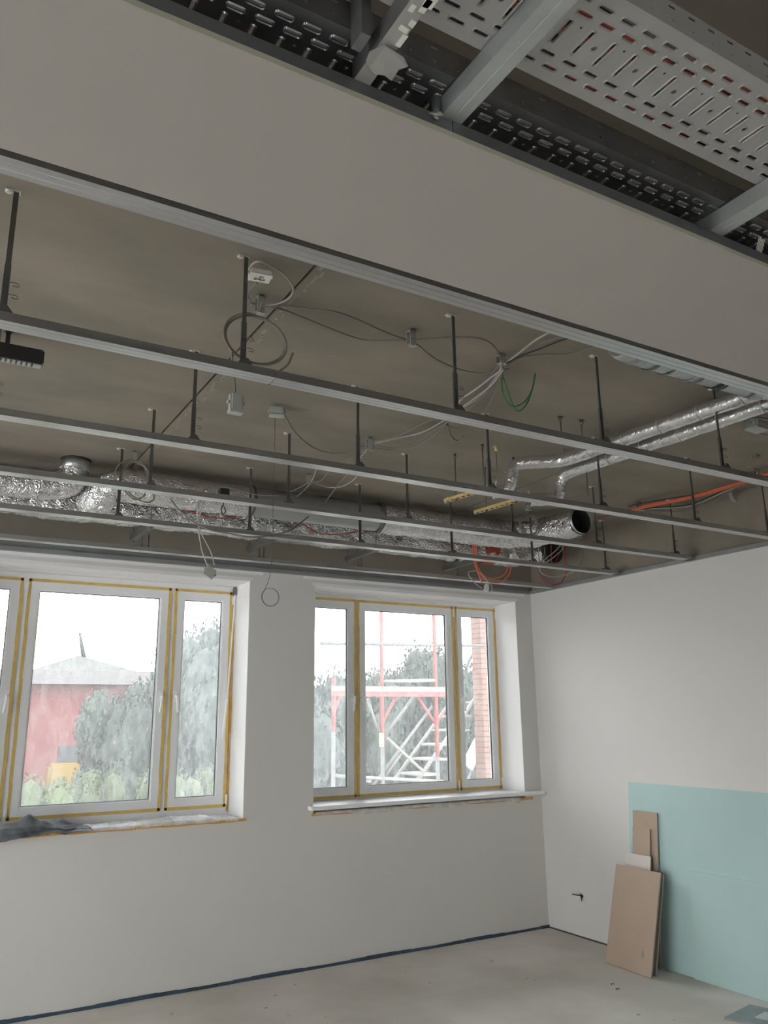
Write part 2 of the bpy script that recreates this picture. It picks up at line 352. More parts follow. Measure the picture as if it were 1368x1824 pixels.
# ------------------------------------------------------------ windows
def ring(b, x0, x1, z0, z1, t, y0, y1, t2=None):
    t2 = t2 or t
    b.box(x0, x0+t, y0, y1, z0, z1); b.box(x1-t, x1, y0, y1, z0, z1)
    b.box(x0+t, x1-t, y0, y1, z1-t2, z1); b.box(x0+t, x1-t, y0, y1, z0, z0+t2)
YF = 6.04
def window(idx, x0, x1, sashes, z0=1.092, z1=2.671, scr=(), handles=None):
    wn = bpy.data.objects.new('window_%d' % idx, None); C.objects.link(wn); wn.location = ((x0+x1)/2, YF, 1.0); wn['kind'] = 'structure'
    b = MB(); fz0, fz1 = 1.03, HEAD-.0005
    b.box(x0+.0005, sashes[0][0]+.02, YF+.006, YF+.07, fz0, fz1); b.box(sashes[-1][1]-.02, x1-.0005, YF+.006, YF+.07, fz0, fz1)
    b.box(sashes[0][0]+.02, sashes[-1][1]-.02, YF+.006, YF+.07, z1-.02, fz1); b.box(sashes[0][0]+.02, sashes[-1][1]-.02, YF+.006, YF+.07, fz0, z0+.02)
    obj('window_frame', b, 'pvc', wn)
    for i in range(len(sashes)-1):
        m_ = MB().box(sashes[i][1]-.02, sashes[i+1][0]+.02, YF+.007, YF+.07, z0, z1-.0)
        obj('mullion', m_, 'pvc', wn)
    for i, (a, c) in enumerate(sashes):
        b = MB(); ring(b, a+.001, c-.001, z0+.001, z1-.001, .066, YF, YF+.055, .068)
        sa = obj('sash', b, 'pvc', wn)
        ga, gc, g0, g1 = a+.066, c-.066, z0+.068, z1-.068
        b = MB(); ring(b, ga, gc, g0, g1, .011, YF+.008, YF+.03)
        obj('glazing_bead', b, 'bead', sa)
        b = MB(); ring(b, ga+.011, gc-.011, g0+.011, g1-.011, .004, YF+.018, YF+.034)
        obj('gasket', b, 'gasket', sa)
        b = MB(); b.box(ga+.006, gc-.006, YF+.034, YF+.038, g0+.006, g1-.006)
        obj('glass_pane', b, 'glass_scratched' if i in scr else 'glass', sa)
        for (p, q, r, s_) in ((a-.004, a+.017, z0, z1), (c-.017, c+.004, z0, z1)):
            b = MB(); n = 14
            for k in range(n):
                zz0 = r+(s_-r)*k/n; zz1 = r+(s_-r)*(k+1)/n; j = .0015*math.sin(k*2.1+a*9)
                b.box(p+j, q+j, YF-.0022, YF-.0004, zz0, zz1)
            obj('tape_strip', b, 'tape', sa)
        b = MB(); b.box(a, c, YF-.0022, YF-.0004, z1-.017, z1+.003); obj('tape_strip', b, 'tape', sa)
        b = MB(); b.box(a, c, YF-.0022, YF-.0004, z0-.003, z0+.019); obj('tape_strip', b, 'tape', sa)
        side = handles[i]
        if side:
            hx = (c-.034) if side > 0 else (a+.034)
            b = MB(); b.box(hx-.014, hx+.014, YF-.008, YF, 1.84, 1.915)
            b.cyl((hx, YF-.008, 1.878), (hx, YF-.045, 1.878), .009, 10)
            b.tube(smooth_path([(hx, YF-.045, 1.884), (hx-.004*side, YF-.05, 1.85), (hx-.010*side, YF-.05, 1.80), (hx-.014*side, YF-.047, 1.765)], 4), .0085, 8)
            obj('handle', b, 'bead', sa)
            hz = -side
        hx = a-.006 if side >= 0 else c+.006
        for zz in (z0+.05, z1-.06):
            b = MB(); b.cyl((hx, YF-.008, zz-.035), (hx, YF-.008, zz+.035), .007, 10); b.box(hx-.006, hx+.006, YF-.006, YF+.006, zz-.03, zz+.03)
            obj('hinge', b, 'bead', sa)
    return wn
window(3, -2.35, -.35, [(-2.32, -1.886), (-1.85, -.86), (-.826, -.38)], handles=(1, 1, -1))  # unseen third window, added left of the view for its light
wA = window(1, .19, 2.19, [(.222, .654), (.690, 1.680), (1.714, 2.160)], scr=(2,), handles=(1, 1, -1))
wB = window(2, 2.727, 4.733, [(2.765, 3.255), (3.271, 4.250), (4.272, 4.722)], z0=1.100, z1=2.681, scr=(0,), handles=(1, -1, -1))
# brown tape on the right-hand frame edges
for wn, x, z1_ in ((wA, 2.170, 2.71), (wB, 4.7245, 2.70)):
    b = MB()
    for k in range(12): b.box(x+.003*math.sin(k), x+.012+.004*math.sin(k*1.7), YF-.004, YF+.006, 1.06+k*(z1_-1.06)/12, 1.06+(k+1)*(z1_-1.06)/12)
    t_ = obj('tape_strip', b, 'tape_brown', wn)
# bright white linings of the reveals with stepped shadow line in the head
n_ = 1
for (a, c) in OPEN[1:]:
    b = MB(); b.box(c-.0, c+.0, 0, 0, 0, 0)
    b = MB(); b.box(c-.004, c-.0003, YW+.001, YF+.005, 1.021, HEAD-.0005)
    b.box(a+.0003, a+.004, YW+.001, YF+.005, 1.021, HEAD-.0005)
    b.box(a+.004, c-.004, YW+.001, YF-.09, HEAD-.005, HEAD-.0005)
    b.box(a+.004, c-.004, YF-.07, YF+.005, HEAD-.012, HEAD-.0005)
    struct(obj('trim_%d' % (2+n_), b, 'jamb', recenter=False)); n_ += 1
    # white corner bead line above the opening
    b = MB(); b.box(a-.02, c+.02, YW-.003, YW, HEAD, HEAD+.022); b.box(a-.1, min(c+.1, XR-.02), YW-.002, YW, HS-.024, HS-.001)
    struct(obj('trim_%d' % (2+n_), b, 'jamb', recenter=False)); n_ += 1

# ------------------------------------------------------------ sills with taped edges
def sill(x0, x1, label, over=.015):
    t = thing('window_sill', label, 'window sill', ((x0+x1)/2, 5.9, 1.0205))
    obj('board', MB().box(x0+.006, x1-.006, YW+.001, YF+.004, 1.0205, 1.034), 'pvc', t)
    b = MB()
    n = 24
    for k in range(n):
        a = x0-.01+(x1+over-x0+.01)*k/n; c = x0-.01+(x1+over-x0+.01)*(k+1)/n; j = .0015*math.sin(k*1.7)
        b.box(a, c, YW-.012+j, YW-.0005, 1.017+j, 1.036+j)
    obj('taped_edge', b, 'tape_brown', t)
    return t
sill(.19, 2.19, 'window board under the left window with an orange taped front edge')
sill(2.727, 4.733, 'window board under the right window, orange taped edge below the white sill', .075)
t = thing('window_sill', 'white plastic window sill resting over the taped board of the right window', 'window sill', (3.75, 5.85, 1.064))
b = MB(); b.box(2.733, 4.727, YW-.066, YF+.003, 1.064, 1.087)
obj('board', b, 'pvc', t)
b = MB(); b.box(2.685, 4.895, YW-.073, YW-.001, 1.060, 1.089); b.bevel(.004, 2)
obj('nosing', b, 'bead', t)

def rumple(x0, x1, y0, y1, zf, nx=60, ny=14):
    b = MB(); V = [[b.b.verts.new(zf(x0+(x1-x0)*i/nx, y0+(y1-y0)*j/ny, i/nx, j/ny)) for j in range(ny+1)] for i in range(nx+1)]
    for i in range(nx):
        for j in range(ny):
            b.b.faces.new((V[i][j], V[i+1][j], V[i+1][j+1], V[i][j+1])).smooth = True
    return b
def nz(x, y, z=0, s=1.0): return noise.noise(Vector((x*s, y*s, z*s)))
def zf1(x, y, u, v):
    front = max(0, (5.745-y)); r = abs(nz(x, y, 1, 9))*.022 + abs(nz(x, y, 5, 25))*.010
    bump = .035*math.exp(-((x-1.78)/.18)**2)*(1-v*.4)
    if front > 0: return (x, 5.722+.006*nz(x, 0, 3, 14), 1.038+r*.5-front*.35)
    return (x, y, 1.040+r+bump*max(0, 1-abs(y-5.85)/.12))
o = obj('plastic_sheet', rumple(1.10, 2.15, 5.70, 5.985, zf1, 90, 20), 'plastic')
tag(o, 'crumpled clear plastic film lying on the left window board', 'plastic film')
def zf2(x, y, u, v):
    r = abs(nz(x, y, 1, 12))*.012 + abs(nz(x, y, 5, 30))*.005
    if y < 5.73: return (x, 5.712-(.010*abs(nz(x, 0, 3, 9))), 1.046+r*.4-(5.73-y)*(.35+1.0*max(0, nz(x, 4, 0, 2.2))))
    return (x, y, 1.040+r)
o = obj('plastic_sheet', rumple(2.74, 4.66, 5.67, 5.97, zf2, 120, 16), 'plastic')
tag(o, 'crumpled plastic film squeezed beneath the white sill of the right window', 'plastic film')
def zf3(x, y, u, v):
    fold = .085*max(0, 1-abs(x-.80)/.20)*math.exp(-((v-.55)/.28)**2) + .05*math.exp(-((x-1.0)/.06)**2)*max(0, v-.3)
    r = abs(nz(x, y, 2, 7))*.03 + abs(nz(x, y, 8, 18))*.012
    z = 1.045 + fold + r
    if v < .28: z -= (0.28-v)*.16*(1.25-u); y = min(y, 5.722-(.28-v)*.03)
    return (x, y, z)
o = obj('fabric_sheet', rumple(.30, 1.16, 5.66, 5.97, zf3, 60, 26), 'fabric', solid=.003)
tag(o, 'rumpled dark dusty fabric lying on the left window board', 'fabric')

# slanted opener rod at the right jamb of the left window
t = thing('opener_rod', 'thin white opener rod hanging down the right jamb of the left window', 'window opener', (2.150, 5.99, 1.55))
b = MB(); b.tube(smooth_path([(2.172, 6.01, 2.66), (2.150, 6.00, 2.20), (2.128, 5.985, 1.86)], 6), .006, 8); obj('upper_rod', b, 'bead', t)
b = MB(); b.tube(smooth_path([(2.128, 5.985, 1.86), (2.115, 5.98, 1.72), (2.103, 5.975, 1.57)], 4), .009, 8); obj('grip', b, 'bead', t)
b = MB(); b.box(2.160, 2.184, 6.0, 6.03, 2.65, 2.70); b.cyl((2.172, 6.005, 2.66), (2.172, 6.005, 2.72), .008); obj('bracket', b, 'galv_dark', t)

# ------------------------------------------------------------ suspended channels
ORD = ['nearest the windows', 'second from the windows', 'third from the windows', 'fourth from the windows', 'fifth from the windows', 'beside the soffit edge']
CH = [(5.335, 3.30), (4.560, 2.30), (3.862, .945), (3.112, 3.965), (2.322, .955), (1.578, 3.3)]
def cd_profile(y0, z0=HS):
    p = [(.007, .0255), (.006, .027), (0, .027), (0, 0), (.0175, 0), (.019, .0016), (.0205, 0), (.0395, 0), (.041, .0016), (.0425, 0), (.06, 0), (.06, .027), (.054, .027), (.053, .0255)]
    return [(y0+a, z0+c) for a, c in p]
ends = [4.83, 4.83, 4.845, 4.84, 4.84, 4.84]
for k, (y, seam) in enumerate(CH):
    t = thing('ceiling_channel', ('galvanised ceiling channel running left to right, ' + ORD[k]), 'ceiling channel', (seam, y+.03, HS), 'ceiling channels')
    b = MB(); b.sheet(cd_profile(y), -2.9, seam-.0008); obj('channel_length', b, 'galv', t, solid=.0009)
    b = MB(); b.sheet(cd_profile(y), seam+.0008, ends[k]); obj('channel_length', b, 'galv', t, solid=.0009)
    if 0 < k < 5:
        b = MB(); b.box(ends[k]-.03, ends[k]+.012, y+.002, y+.058, HS-.0015, HS-.0005); b.box(ends[k]+.002, ends[k]+.004, y+.001, y+.059, HS, HS+.026)
        obj('end_clip', b, 'gasket', t)

# hangers: top plate, upper strap, lower strap with pins, foot
def make_hanger(y, label):
    t = thing('ceiling_hanger', label, 'hanger', (0, y, HS+.027), None)
    z0, z1 = HS+.027, ZS
    b = MB(); b.box(-.030, .012, y-.011, y+.011, z1-.003, z1-.0005)
    b.tube([(-.020+.008*math.cos(a), y+.008*math.sin(a), z1-.006) for a in [i*PI/6 for i in range(13)]], .003, 6)
    b.cyl((-.020, y, z1-.010), (-.020, y, z1-.002), .0055, 8)
    obj('top_plate', b, 'clip_light', t)
    b = MB(); b.box(-.0075, .0075, y-.003, y-.0012, z0+.10, z1-.002); b.box(-.0075, -.0055, y-.006, y-.0012, z0+.10, z1-.002)
    obj('upper_strap', b, 'rod', t)
    b = MB()
    b.box(-.009, .009, y+.0002, y+.002, z0+.01, z0+.16); b.box(-.009, -.007, y-.006, y+.002, z0+.01, z0+.16); b.box(.007, .009, y-.006, y+.002, z0+.01, z0+.16)
    obj('lower_strap', b, 'rod', t)
    for zz in (.062, .100):
        b = MB(); b.tube(smooth_path([(-.004, y-.010, z0+zz), (.016, y-.012, z0+zz+.003), (.030, y-.012, z0+zz+.002), (.034, y-.006, z0+zz-.004), (.018, y-.004, z0+zz-.002)], 3), .0012, 5)
        obj('locking_pin', b, 'rod', t)
    b = MB(); v = [(-.009, z0+.022), (.009, z0+.022), (.026, z0+.001), (-.026, z0+.001)]
    for yy in (y-.0275, y+.0265):
        b.face([(a, yy, c) for a, c in v]); 
    b.box(-.024, .024, y-.0285, y+.0285, z0-.0003, z0+.0018)
    b.box(-.010, .010, y-.010, y+.010, z0+.0018, z0+.016)
    obj('foot', b, 'rod', t)
    return t
COUNT = ['first', 'second', 'third', 'fourth', 'fifth', 'sixth', 'seventh']
HX = {1: [.19, .95, 1.735, 2.505, 3.24, 3.97, 4.72], 2: [.19, .948, 1.686, 2.44, 3.22, 3.937, 4.70], 3: [.17, .927, 1.705, 2.464, 3.235, 4.0, 4.69],
      4: [.13, .848, 1.70, 2.458, 3.23]}
proto = None
for k, xs_ in HX.items():
    yc = CH[k][0]+.03
    for i, x in enumerate(xs_):
        lab = '%s galvanised strap hanger from the left on the channel %s' % (COUNT[i], ORD[k])
        if proto is None:
            proto = make_hanger(yc, lab); proto.location.x = x
        else:
            dup(proto, (x, yc, HS+.027), lab)

# ------------------------------------------------------------ near soffit strip and its steel edge
t = thing('soffit_strip', 'smooth grey-beige plasterboard soffit strip crossing the top of the view', 'soffit', (0, 1.3, HS-.0125))
ybs, yfs = 1.083, 1.5385
cuts = [-3.1, 4.9]
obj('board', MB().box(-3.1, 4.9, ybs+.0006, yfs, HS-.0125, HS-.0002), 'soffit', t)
obj('board_edge', MB().box(-3.1, 4.9, ybs-.0006, ybs+.0004, HS-.0124, HS-.0003), 'board_edge', t)
b = MB(); b.sheet(cd_profile(ybs+.001, HS), -2.9, .798); obj('edge_channel', b, 'galv_dark', t, solid=.0009)
b = MB(); b.sheet(cd_profile(ybs+.001, HS), .800, 4.84); obj('edge_channel', b, 'galv_dark', t, solid=.0009)
for x in [i*.4-2.6 for i in range(18)]:
    pass

# ------------------------------------------------------------ cable trays
def cell(b, x0, x1, y0, y1, z, cx=None, cy=None, hw=0, hh=0, rim=.0026, n=4):
    if cx is None:
        b.face([(x0,y0,z),(x1,y0,z),(x1,y1,z),(x0,y1,z)]); return
    r = min(hw, hh); pts = []
    for q in range(4):
        for i in range(n+1):
            a = q*PI/2 + i*PI/2/n
            ox = (hw-r)*(1 if q in (0,3) else -1); oy = (hh-r)*(1 if q in (0,1) else -1)
            pts.append((ox+r*math.cos(a), oy+r*math.sin(a)))
    out = []
    for (px, py) in pts:
        sx = ((x1-cx) if px > 0 else (cx-x0))/max(abs(px), 1e-9); sy = ((y1-cy) if py > 0 else (cy-y0))/max(abs(py), 1e-9); s_ = min(sx, sy)
        out.append((cx+px*s_, cy+py*s_))
    # corners: snap the 45 degree points
    for q, (kx, ky) in enumerate(((x1,y1),(x0,y1),(x0,y0),(x1,y0))):
        best = min(range(q*(n+1), (q+1)*(n+1)), key=lambda i: (out[i][0]-kx)**2+(out[i][1]-ky)**2); out[best] = (kx, ky)
    N = len(pts); g = .0030
    vo = [b.b.verts.new((p[0], p[1], z)) for p in out]
    vm = [b.b.verts.new((cx+p[0]*(1+g/hw), cy+p[1]*(1+g/hh), z)) for p in pts]
    vr = [b.b.verts.new((cx+p[0]*(1+g*.4/hw), cy+p[1]*(1+g*.4/hh), z-rim)) for p in pts]
    vi = [b.b.verts.new((cx+p[0], cy+p[1], z-rim*.2)) for p in pts]
    vt = [b.b.verts.new((cx+p[0], cy+p[1], z+rim)) for p in pts]
    for A, B in ((vo, vm), (vm, vr), (vr, vi), (vi, vt)):
        for i in range(N): b.b.faces.new((A[i], A[(i+1)%N], B[(i+1)%N], B[i]))
def tray(y0, x0, x1, z, label, m='tray', nrows=None, wdt=.206):
    t = thing('cable_tray', label, 'cable tray', ((x0+x1)/2, y0+wdt/2, z))
    p = .0524; n = int((x1-x0)/p); b = MB()
    rows = [(0, .018, None), (.018, .043, ('s', .5)), (.043, .068, ('s', 0)), (.068, .138, ('l', 0)), (.138, .163, ('s', 0)), (.163, .188, ('s', .5)), (.188, .206, None)]
    for (a, c, k) in rows:
        ya, yb = y0+a, y0+c
        if k is None: b.face([(x0, ya, z), (x0+n*p, ya, z), (x0+n*p, yb, z), (x0, yb, z)]); continue
        for i in range(n):
            xa = x0+(i+k[1])*p
            if k[1] and i == n-1:
                cell(b, xa, xa+p/2, ya, yb, z); cell(b, x0, x0+p/2, ya, yb, z); continue
            if k[0] == 's': cell(b, xa, xa+p, ya, yb, z, xa+p/2, (ya+yb)/2, .0155, .0042)
            else:
                cell(b, xa, xa+p*.55, ya, yb, z, xa+p*.275, (ya+yb)/2, .0034, .028)
                if i % 2 == 0: cell(b, xa+p*.55, xa+p, ya, yb, z, xa+p*.775, (ya+yb)/2, .0048, .0048, .001)
                else:
                    cell(b, xa+p*.55, xa+p, ya, (ya+yb)/2, z, xa+p*.775, ya+.012, .002, .002, .0004); cell(b, xa+p*.55, xa+p, (ya+yb)/2, yb, z)
    obj('tray_bottom', b, m, t)
    for s_, nm in ((0, 'side_flange'), (1, 'side_flange')):
        b = MB(); yy = y0 if s_ == 0 else y0+wdt
        # flange: slotted strip built in the (x,z) plane
        fb = MB()
        for i in range(n):
            xa = x0+i*p
            cell(fb, xa, xa+p, 0, .034, 0, xa+p*.5, .017, .0022, .0022, .0003, 2)
            cell(fb, xa, xa+p, .034, .056, 0, xa+p*.5, .045, .0085, .0022, .0003, 2)
        for v in fb.b.verts: v.co = Vector((v.co.x, yy + (v.co.z if s_ else -v.co.z), z+v.co.y))
        fb.box(x0, x0+n*p, yy-(.0 if s_ == 0 else .008), yy+(.008 if s_ == 0 else 0), z+.056, z+.058)
        obj(nm, fb, m, t)
    return t
ZT = 2.866
tray(.748, -.35, 2.75, ZT, 'pale perforated cable tray nearest the camera, orange cables lying inside')
tray(1.030, -.35, 2.75, ZT, 'dark perforated cable tray tucked above the near soffit edge', 'tray_shaded')
# struts carrying the trays
def strut(x, wd, y0, y1, label, m='galv_light'):
    t = thing('support_strut', label, 'support strut', (x, (y0+y1)/2, HT))
    b = MB(); h = wd/2
    b.sheet([(x-h+.008, ZT-.004), (x-h, ZT-.003), (x-h, HT+.0012), (x-.002, HT+.0012), (x, HT+.0022), (x+.002, HT+.0012), (x+h, HT+.0012), (x+h, ZT-.003), (x+h-.008, ZT-.004)], y0, y1, 'y')
    obj('strut_channel', b, m, t, solid=.0015)
    b = MB(); b.box(x-h+.003, x+h-.003, y0-.004, y0-.001, HT+.003, ZT-.006); obj('end_cap', b, 'galv_dark', t)
    return t
strut(.7965, .0465, .30, 1.30, 'broad pale steel strut under the cable trays, left of the two clean ones')
strut(1.570, .0465, .30, 1.30, 'broad pale steel strut under the cable trays at the right picture edge')
st = strut(.600, .033, .30, 1.09, 'narrow plaster-splashed steel strut left of the broad pale one', 'galv_dark')
obj('lit_underside', MB().box(.584, .616, .30, 1.088, HT+.0001, HT+.0006), 'clamp', st)  # pale plate paints the lit underside onto the darker strut
b = MB()
for k in range(26):
    y = .66+.32*random.random(); b.obox((.600+random.uniform(-.014,.014), y, HT-.0010), (1,.3*random.uniform(-1,1),0), (0,1,0), (0,0,1), random.uniform(.003,.010), random.uniform(.004,.014), .0012)
obj('plaster_splash', b, 'box_white', st)
b = MB(); b.box(.548, .566, .99, 1.03, HT+.004, ZS); b.box(.530, .580, .98, 1.04, ZS-.005, ZS-.0003)
tag(obj('hanging_post', b, 'galv_dark'), 'dark upright steel post beside the plaster-splashed strut', 'post')
def ragged():
    b = MB(); pts = [(.590,.985),(.632,.992),(.648,1.004),(.638,1.018),(.642,1.05),(.622,1.042),(.606,1.048),(.592,1.044),(.578,1.030),(.574,1.01)]
    v = [(x, y) for x, y in pts]; top = [b.b.verts.new((x, y, HT-.006)) for x, y in v]; bot = [b.b.verts.new((x, y, HT-.0075+.002*math.sin(i*2))) for i, (x, y) in enumerate(v)]
    b.b.faces.new(top); b.b.faces.new(bot[::-1])
    for i in range(len(v)): b.b.faces.new((top[i], top[(i+1)%len(v)], bot[(i+1)%len(v)], bot[i]))
    return b
tag(obj('foil_scrap', ragged(), 'clamp'), 'ragged pale scrap stuck under the plaster-splashed strut', 'scrap')
# perforated fixing strap, right edge
t = thing('fixing_strap', 'pale perforated metal fixing strap hanging in front of the dark tray at right', 'strap', (1.652, 1.02, HT))
b = MB()
for i in range(8):
    yy = (1.7258, 1.0792, 2.8500)[1]
p0 = Vector((1.7256, 1.0681, 2.8500)); p1 = Vector((1.7486, 1.1014, 2.8200)); d_ = (p1-p0); wv = Vector((1, -.35, 0)).normalized()
nrm = d_.normalized().cross(wv).normalized()
n = 5
for i in range(n):
    for s_ in (-1, 1):
        c_ = p0 + d_*((i+.5+(.25 if s_ > 0 else 0))/n) + wv*s_*.0048
        L_ = d_.length/n*.5
        pts8 = [c_ + wv*.0048*math.cos(a)*1.15 + d_.normalized()*L_*1.1*math.sin(a) for a in [j*PI/4 for j in range(8)]]
        hol = [c_ + wv*.0016*math.cos(a) + d_.normalized()*.0018*math.sin(a) for a in [j*PI/4 for j in range(8)]]
        for sh in (0, 1):
            o_ = [b.b.verts.new(p + nrm*.0008*sh) for p in pts8]; h_ = [b.b.verts.new(p + nrm*.0008*sh) for p in hol]
            for j in range(8): b.b.faces.new((o_[j], o_[(j+1)%8], h_[(j+1)%8], h_[j]))
obj('perforated_band', b, 'clip_light', t)
b = MB(); b.tube(smooth_path([tuple(p0), (1.7127, 1.0763, 2.8600), (1.7106, 1.0870, 2.8750)], 4), .0022, 6); obj('bent_end', b, 'galv_light', t)
# dangling clamp at the channel joint
t = thing('hanging_clamp', 'dark oval clamp with torn bright metal tip dangling at the soffit edge joint', 'clamp', (0.7473, 1.0653, 2.8000))
b = MB(); a_ = Vector((0.7755, 1.1087, 2.9000)); c_ = Vector((0.7610, 1.0828, 2.8250))
b.tube([a_.lerp(c_, i/8) for i in range(9)], .011, 12, rfun=lambda i, j, th, p, d: .012*math.sqrt(max(.05, 1-((i-4)/4.6)**2))); obj('clamp_body', b, 'galv_dark', t)
b = MB(); q = Vector((0.7541, 1.0750, 2.8100))
for k in range(9): b.obox(q+Vector((random.uniform(-.008,.008), random.uniform(-.006,.006), random.uniform(-.004,.006))), (1,random.random(),0), (-random.random(),1,.3), (0,.3,1), .004, .003, .0015)
obj('torn_tip', b, 'clip_light', t)
# orange cables lying in the trays
def cable(name, pts, r, m, label, cat='cable', n=6, group=None, parent=None, seg=7):
    b = MB(); b.tube(smooth_path(pts, n), r, seg)
    o = obj(name, b, m, parent)
    if parent is None: tag(o, label, cat, group)
    return o
for i, yy in enumerate((.775, .805, .918, .940)):
    cable('cable', [(-.34+.4*k, yy+.006*math.sin(k*1.7+i), ZT+.0075) for k in range(8)], .0055, 'tray_cable',
          'orange cable lying in the pale tray, %s from the camera' % ('first', 'second', 'third', 'fourth')[i])
cable('cable', [(-.34+.4*k, .855+.012*math.sin(k*1.3), ZT+.0075) for k in range(8)], .005, 'cable_red', 'dark red cable along the middle of the pale tray')

for i, yy in enumerate((.765, .790, .820, .838, .872, .888, .902, .929)):  # black strands added so the tray slots look dark from below
    cable('cable', [(-.34+.4*k, yy+.005*math.sin(k*1.5+i*2), ZT+.0085) for k in range(8)], .0068, 'black', 'black strand added in the pale tray to darken its slots, %s from the camera side' % ('first', 'second', 'third', 'fourth', 'fifth', 'sixth', 'seventh', 'eighth')[i])

# ------------------------------------------------------------ ducts
def foil_r(r, amp=.010, seed=0, band=.0):
    def f(i, j, th, p, d):
        q = p + d*r
        n1 = noise.noise(Vector((q.x*9+seed, q.y*9, q.z*9))); n2 = abs(noise.noise(Vector((q.x*26, q.y*26+seed, q.z*26)))); n3 = abs(noise.noise(Vector((q.x*60, q.y*60, q.z*60+seed))))
        return r + amp*(.9*n1 - 1.1*n2 - .5*n3)
    return f
def arc(c, a, b_, n=8):
    # quarter bend through corner c from a to b_
    a = Vector(a); b_ = Vector(b_); c = Vector(c)
    return [(1-t)**2*a + 2*t*(1-t)*c + t*t*b_ for t in [i/n for i in range(n+1)]]
def dense(pts, step=.014):
    out = [Vector(pts[0])]
    for p in pts[1:]:
        p = Vector(p); q = out[-1]; L = (p-q).length; n = max(1, round(L/step))
        for i in range(1, n+1): out.append(q.lerp(p, i/n))
    return out
YA, ZA = 4.865, 3.09
def foil(name, path, r, parent, seg=44, amp=.010, seed=0, caps=False, m='foil'):
    b = MB(); b.tube(dense(path), r, seg, caps, foil_r(r, amp, seed)); return obj(name, b, m, parent, normals=False)
t = thing('air_duct', 'long round air duct under the slab, foil sleeves either side of bare spiral steel', 'air duct', (2.5, YA, ZA-.1))
foil('foil_sleeve', [(1.0, YA, ZA), (1.83, YA, ZA)], .108, t, seed=1, amp=.008)
b = MB(); n = 420; pth = [(1.80+ (2.80-1.80)*i/n, YA, ZA) for i in range(n+1)]
b.tube(pth, .099, 40, False, lambda i, j, th, p, d: .0985 + .0012*max(0, math.cos((i/4.2 + j/40)*2*PI)-.6)/.4)
obj('spiral_pipe', b, 'spiral', t)
for x in (1.835, 2.80):
    b = MB(); b.tube([(x-.012, YA, ZA), (x+.012, YA, ZA)], .1075, 40, False); obj('band', b, 'galv_dark', t, solid=.001)
foil('foil_sleeve', [(2.81, YA, ZA), (3.80, YA, ZA-.005)], .112, t, seed=4)
bend = arc((4.17, YA, ZA-.005), (3.80, YA, ZA-.005), (4.15, 4.50, ZA-.01), 14)
foil('foil_elbow', bend + [Vector((4.14, 4.24, ZA-.01))], .110, t, seed=7, amp=.016)
b = MB(); b.tube([(4.14, 4.30, ZA-.01), (4.138, 4.222, ZA-.01)], .093, 40, False); obj('open_collar', b, 'spiral', t, solid=.0012)
b = MB(); b.tube([(4.14, 4.36, ZA-.01), (4.14, 4.35, ZA-.01)], .0925, 40, True); obj('inside', b, 'duct_dark', t)  # dark disc and sleeve paint the shade inside the open duct end
b = MB(); b.tube([(4.14, 4.355, ZA-.01), (4.138, 4.226, ZA-.01)], .0918, 40, False); obj('inside_shade', b, 'duct_dark', t)
# left end of the duct: foil cone turning down to the lower duct
foil('foil_cone', arc((.93, YA, ZA), (1.02, YA, ZA), (.90, 4.98, ZA-.085), 8) + [Vector((.88, 5.06, ZA-.10))], .098, t, seed=3, amp=.014, caps=True)

t = thing('air_duct', 'foil-wrapped duct elbow at far left rising into the slab', 'air duct', (.5, 4.93, ZA-.1))
zc = 3.045
foil('foil_sleeve', [(-1.6, 4.93, zc), (.56, 4.93, zc)] , .088, t, seed=11, amp=.010, caps=False)
foil('foil_elbow', arc((.755, 4.93, zc), (.56, 4.93, zc), (.755, 4.93, 3.16), 10), .088, t, seed=12, amp=.012)
b = MB(); b.tube([(.755, 4.93, 3.15), (.755, 4.93, 3.2255)], .083, 36, False); obj('vertical_collar', b, 'foil_flat', t, solid=.001)
b = MB(); b.tube([(.755, 4.93, 3.216), (.755, 4.93, 3.2258)], .087, 36, True); obj('slab_seal', b, 'black', t)

YB2, ZB2 = 5.265, 3.045
t = thing('air_duct', 'lower foil-wrapped duct running along the window wall behind the upper duct', 'air duct', (2.5, YB2, ZB2-.115))
b = MB()
def rect_r(i, j, th, p, d):
    k = 1/ (abs(math.cos(th))**5 + abs(math.sin(th))**5)**(1/5)
    rr = .108*min(k, 1.22)
    q = p+d*rr
    return rr + .020*(.8*noise.noise(q*8) - 1.0*abs(noise.noise(q*22)) - .5*abs(noise.noise(q*55)))
b.tube(dense([(-1.6, YB2, ZB2), (4.42, YB2, ZB2)], .016), .11, 44, False, rect_r); obj('foil_sleeve', b, 'foil', t, normals=False)
foil('foil_elbow', arc((4.60, YB2, ZB2), (4.40, YB2, ZB2), (4.62, 5.13, ZB2), 8), .105, t, seed=9, amp=.012)
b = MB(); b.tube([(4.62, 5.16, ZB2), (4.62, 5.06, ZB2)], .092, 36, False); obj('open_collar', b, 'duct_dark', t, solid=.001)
b = MB(); b.tube([(4.62, 5.12, ZB2), (4.62, 5.11, ZB2)], .0915, 36, True); obj('inside', b, 'duct_dark', t)  # dark disc stands for the shade in the lower duct mouth
# red fire-stop paint patch on the sleeve
b = MB(); b.tube(dense([(3.98, YB2, ZB2), (4.12, YB2, ZB2)], .02), .118, 40, False); obj('red_collar', b, 'tray_cable', t, solid=.002)

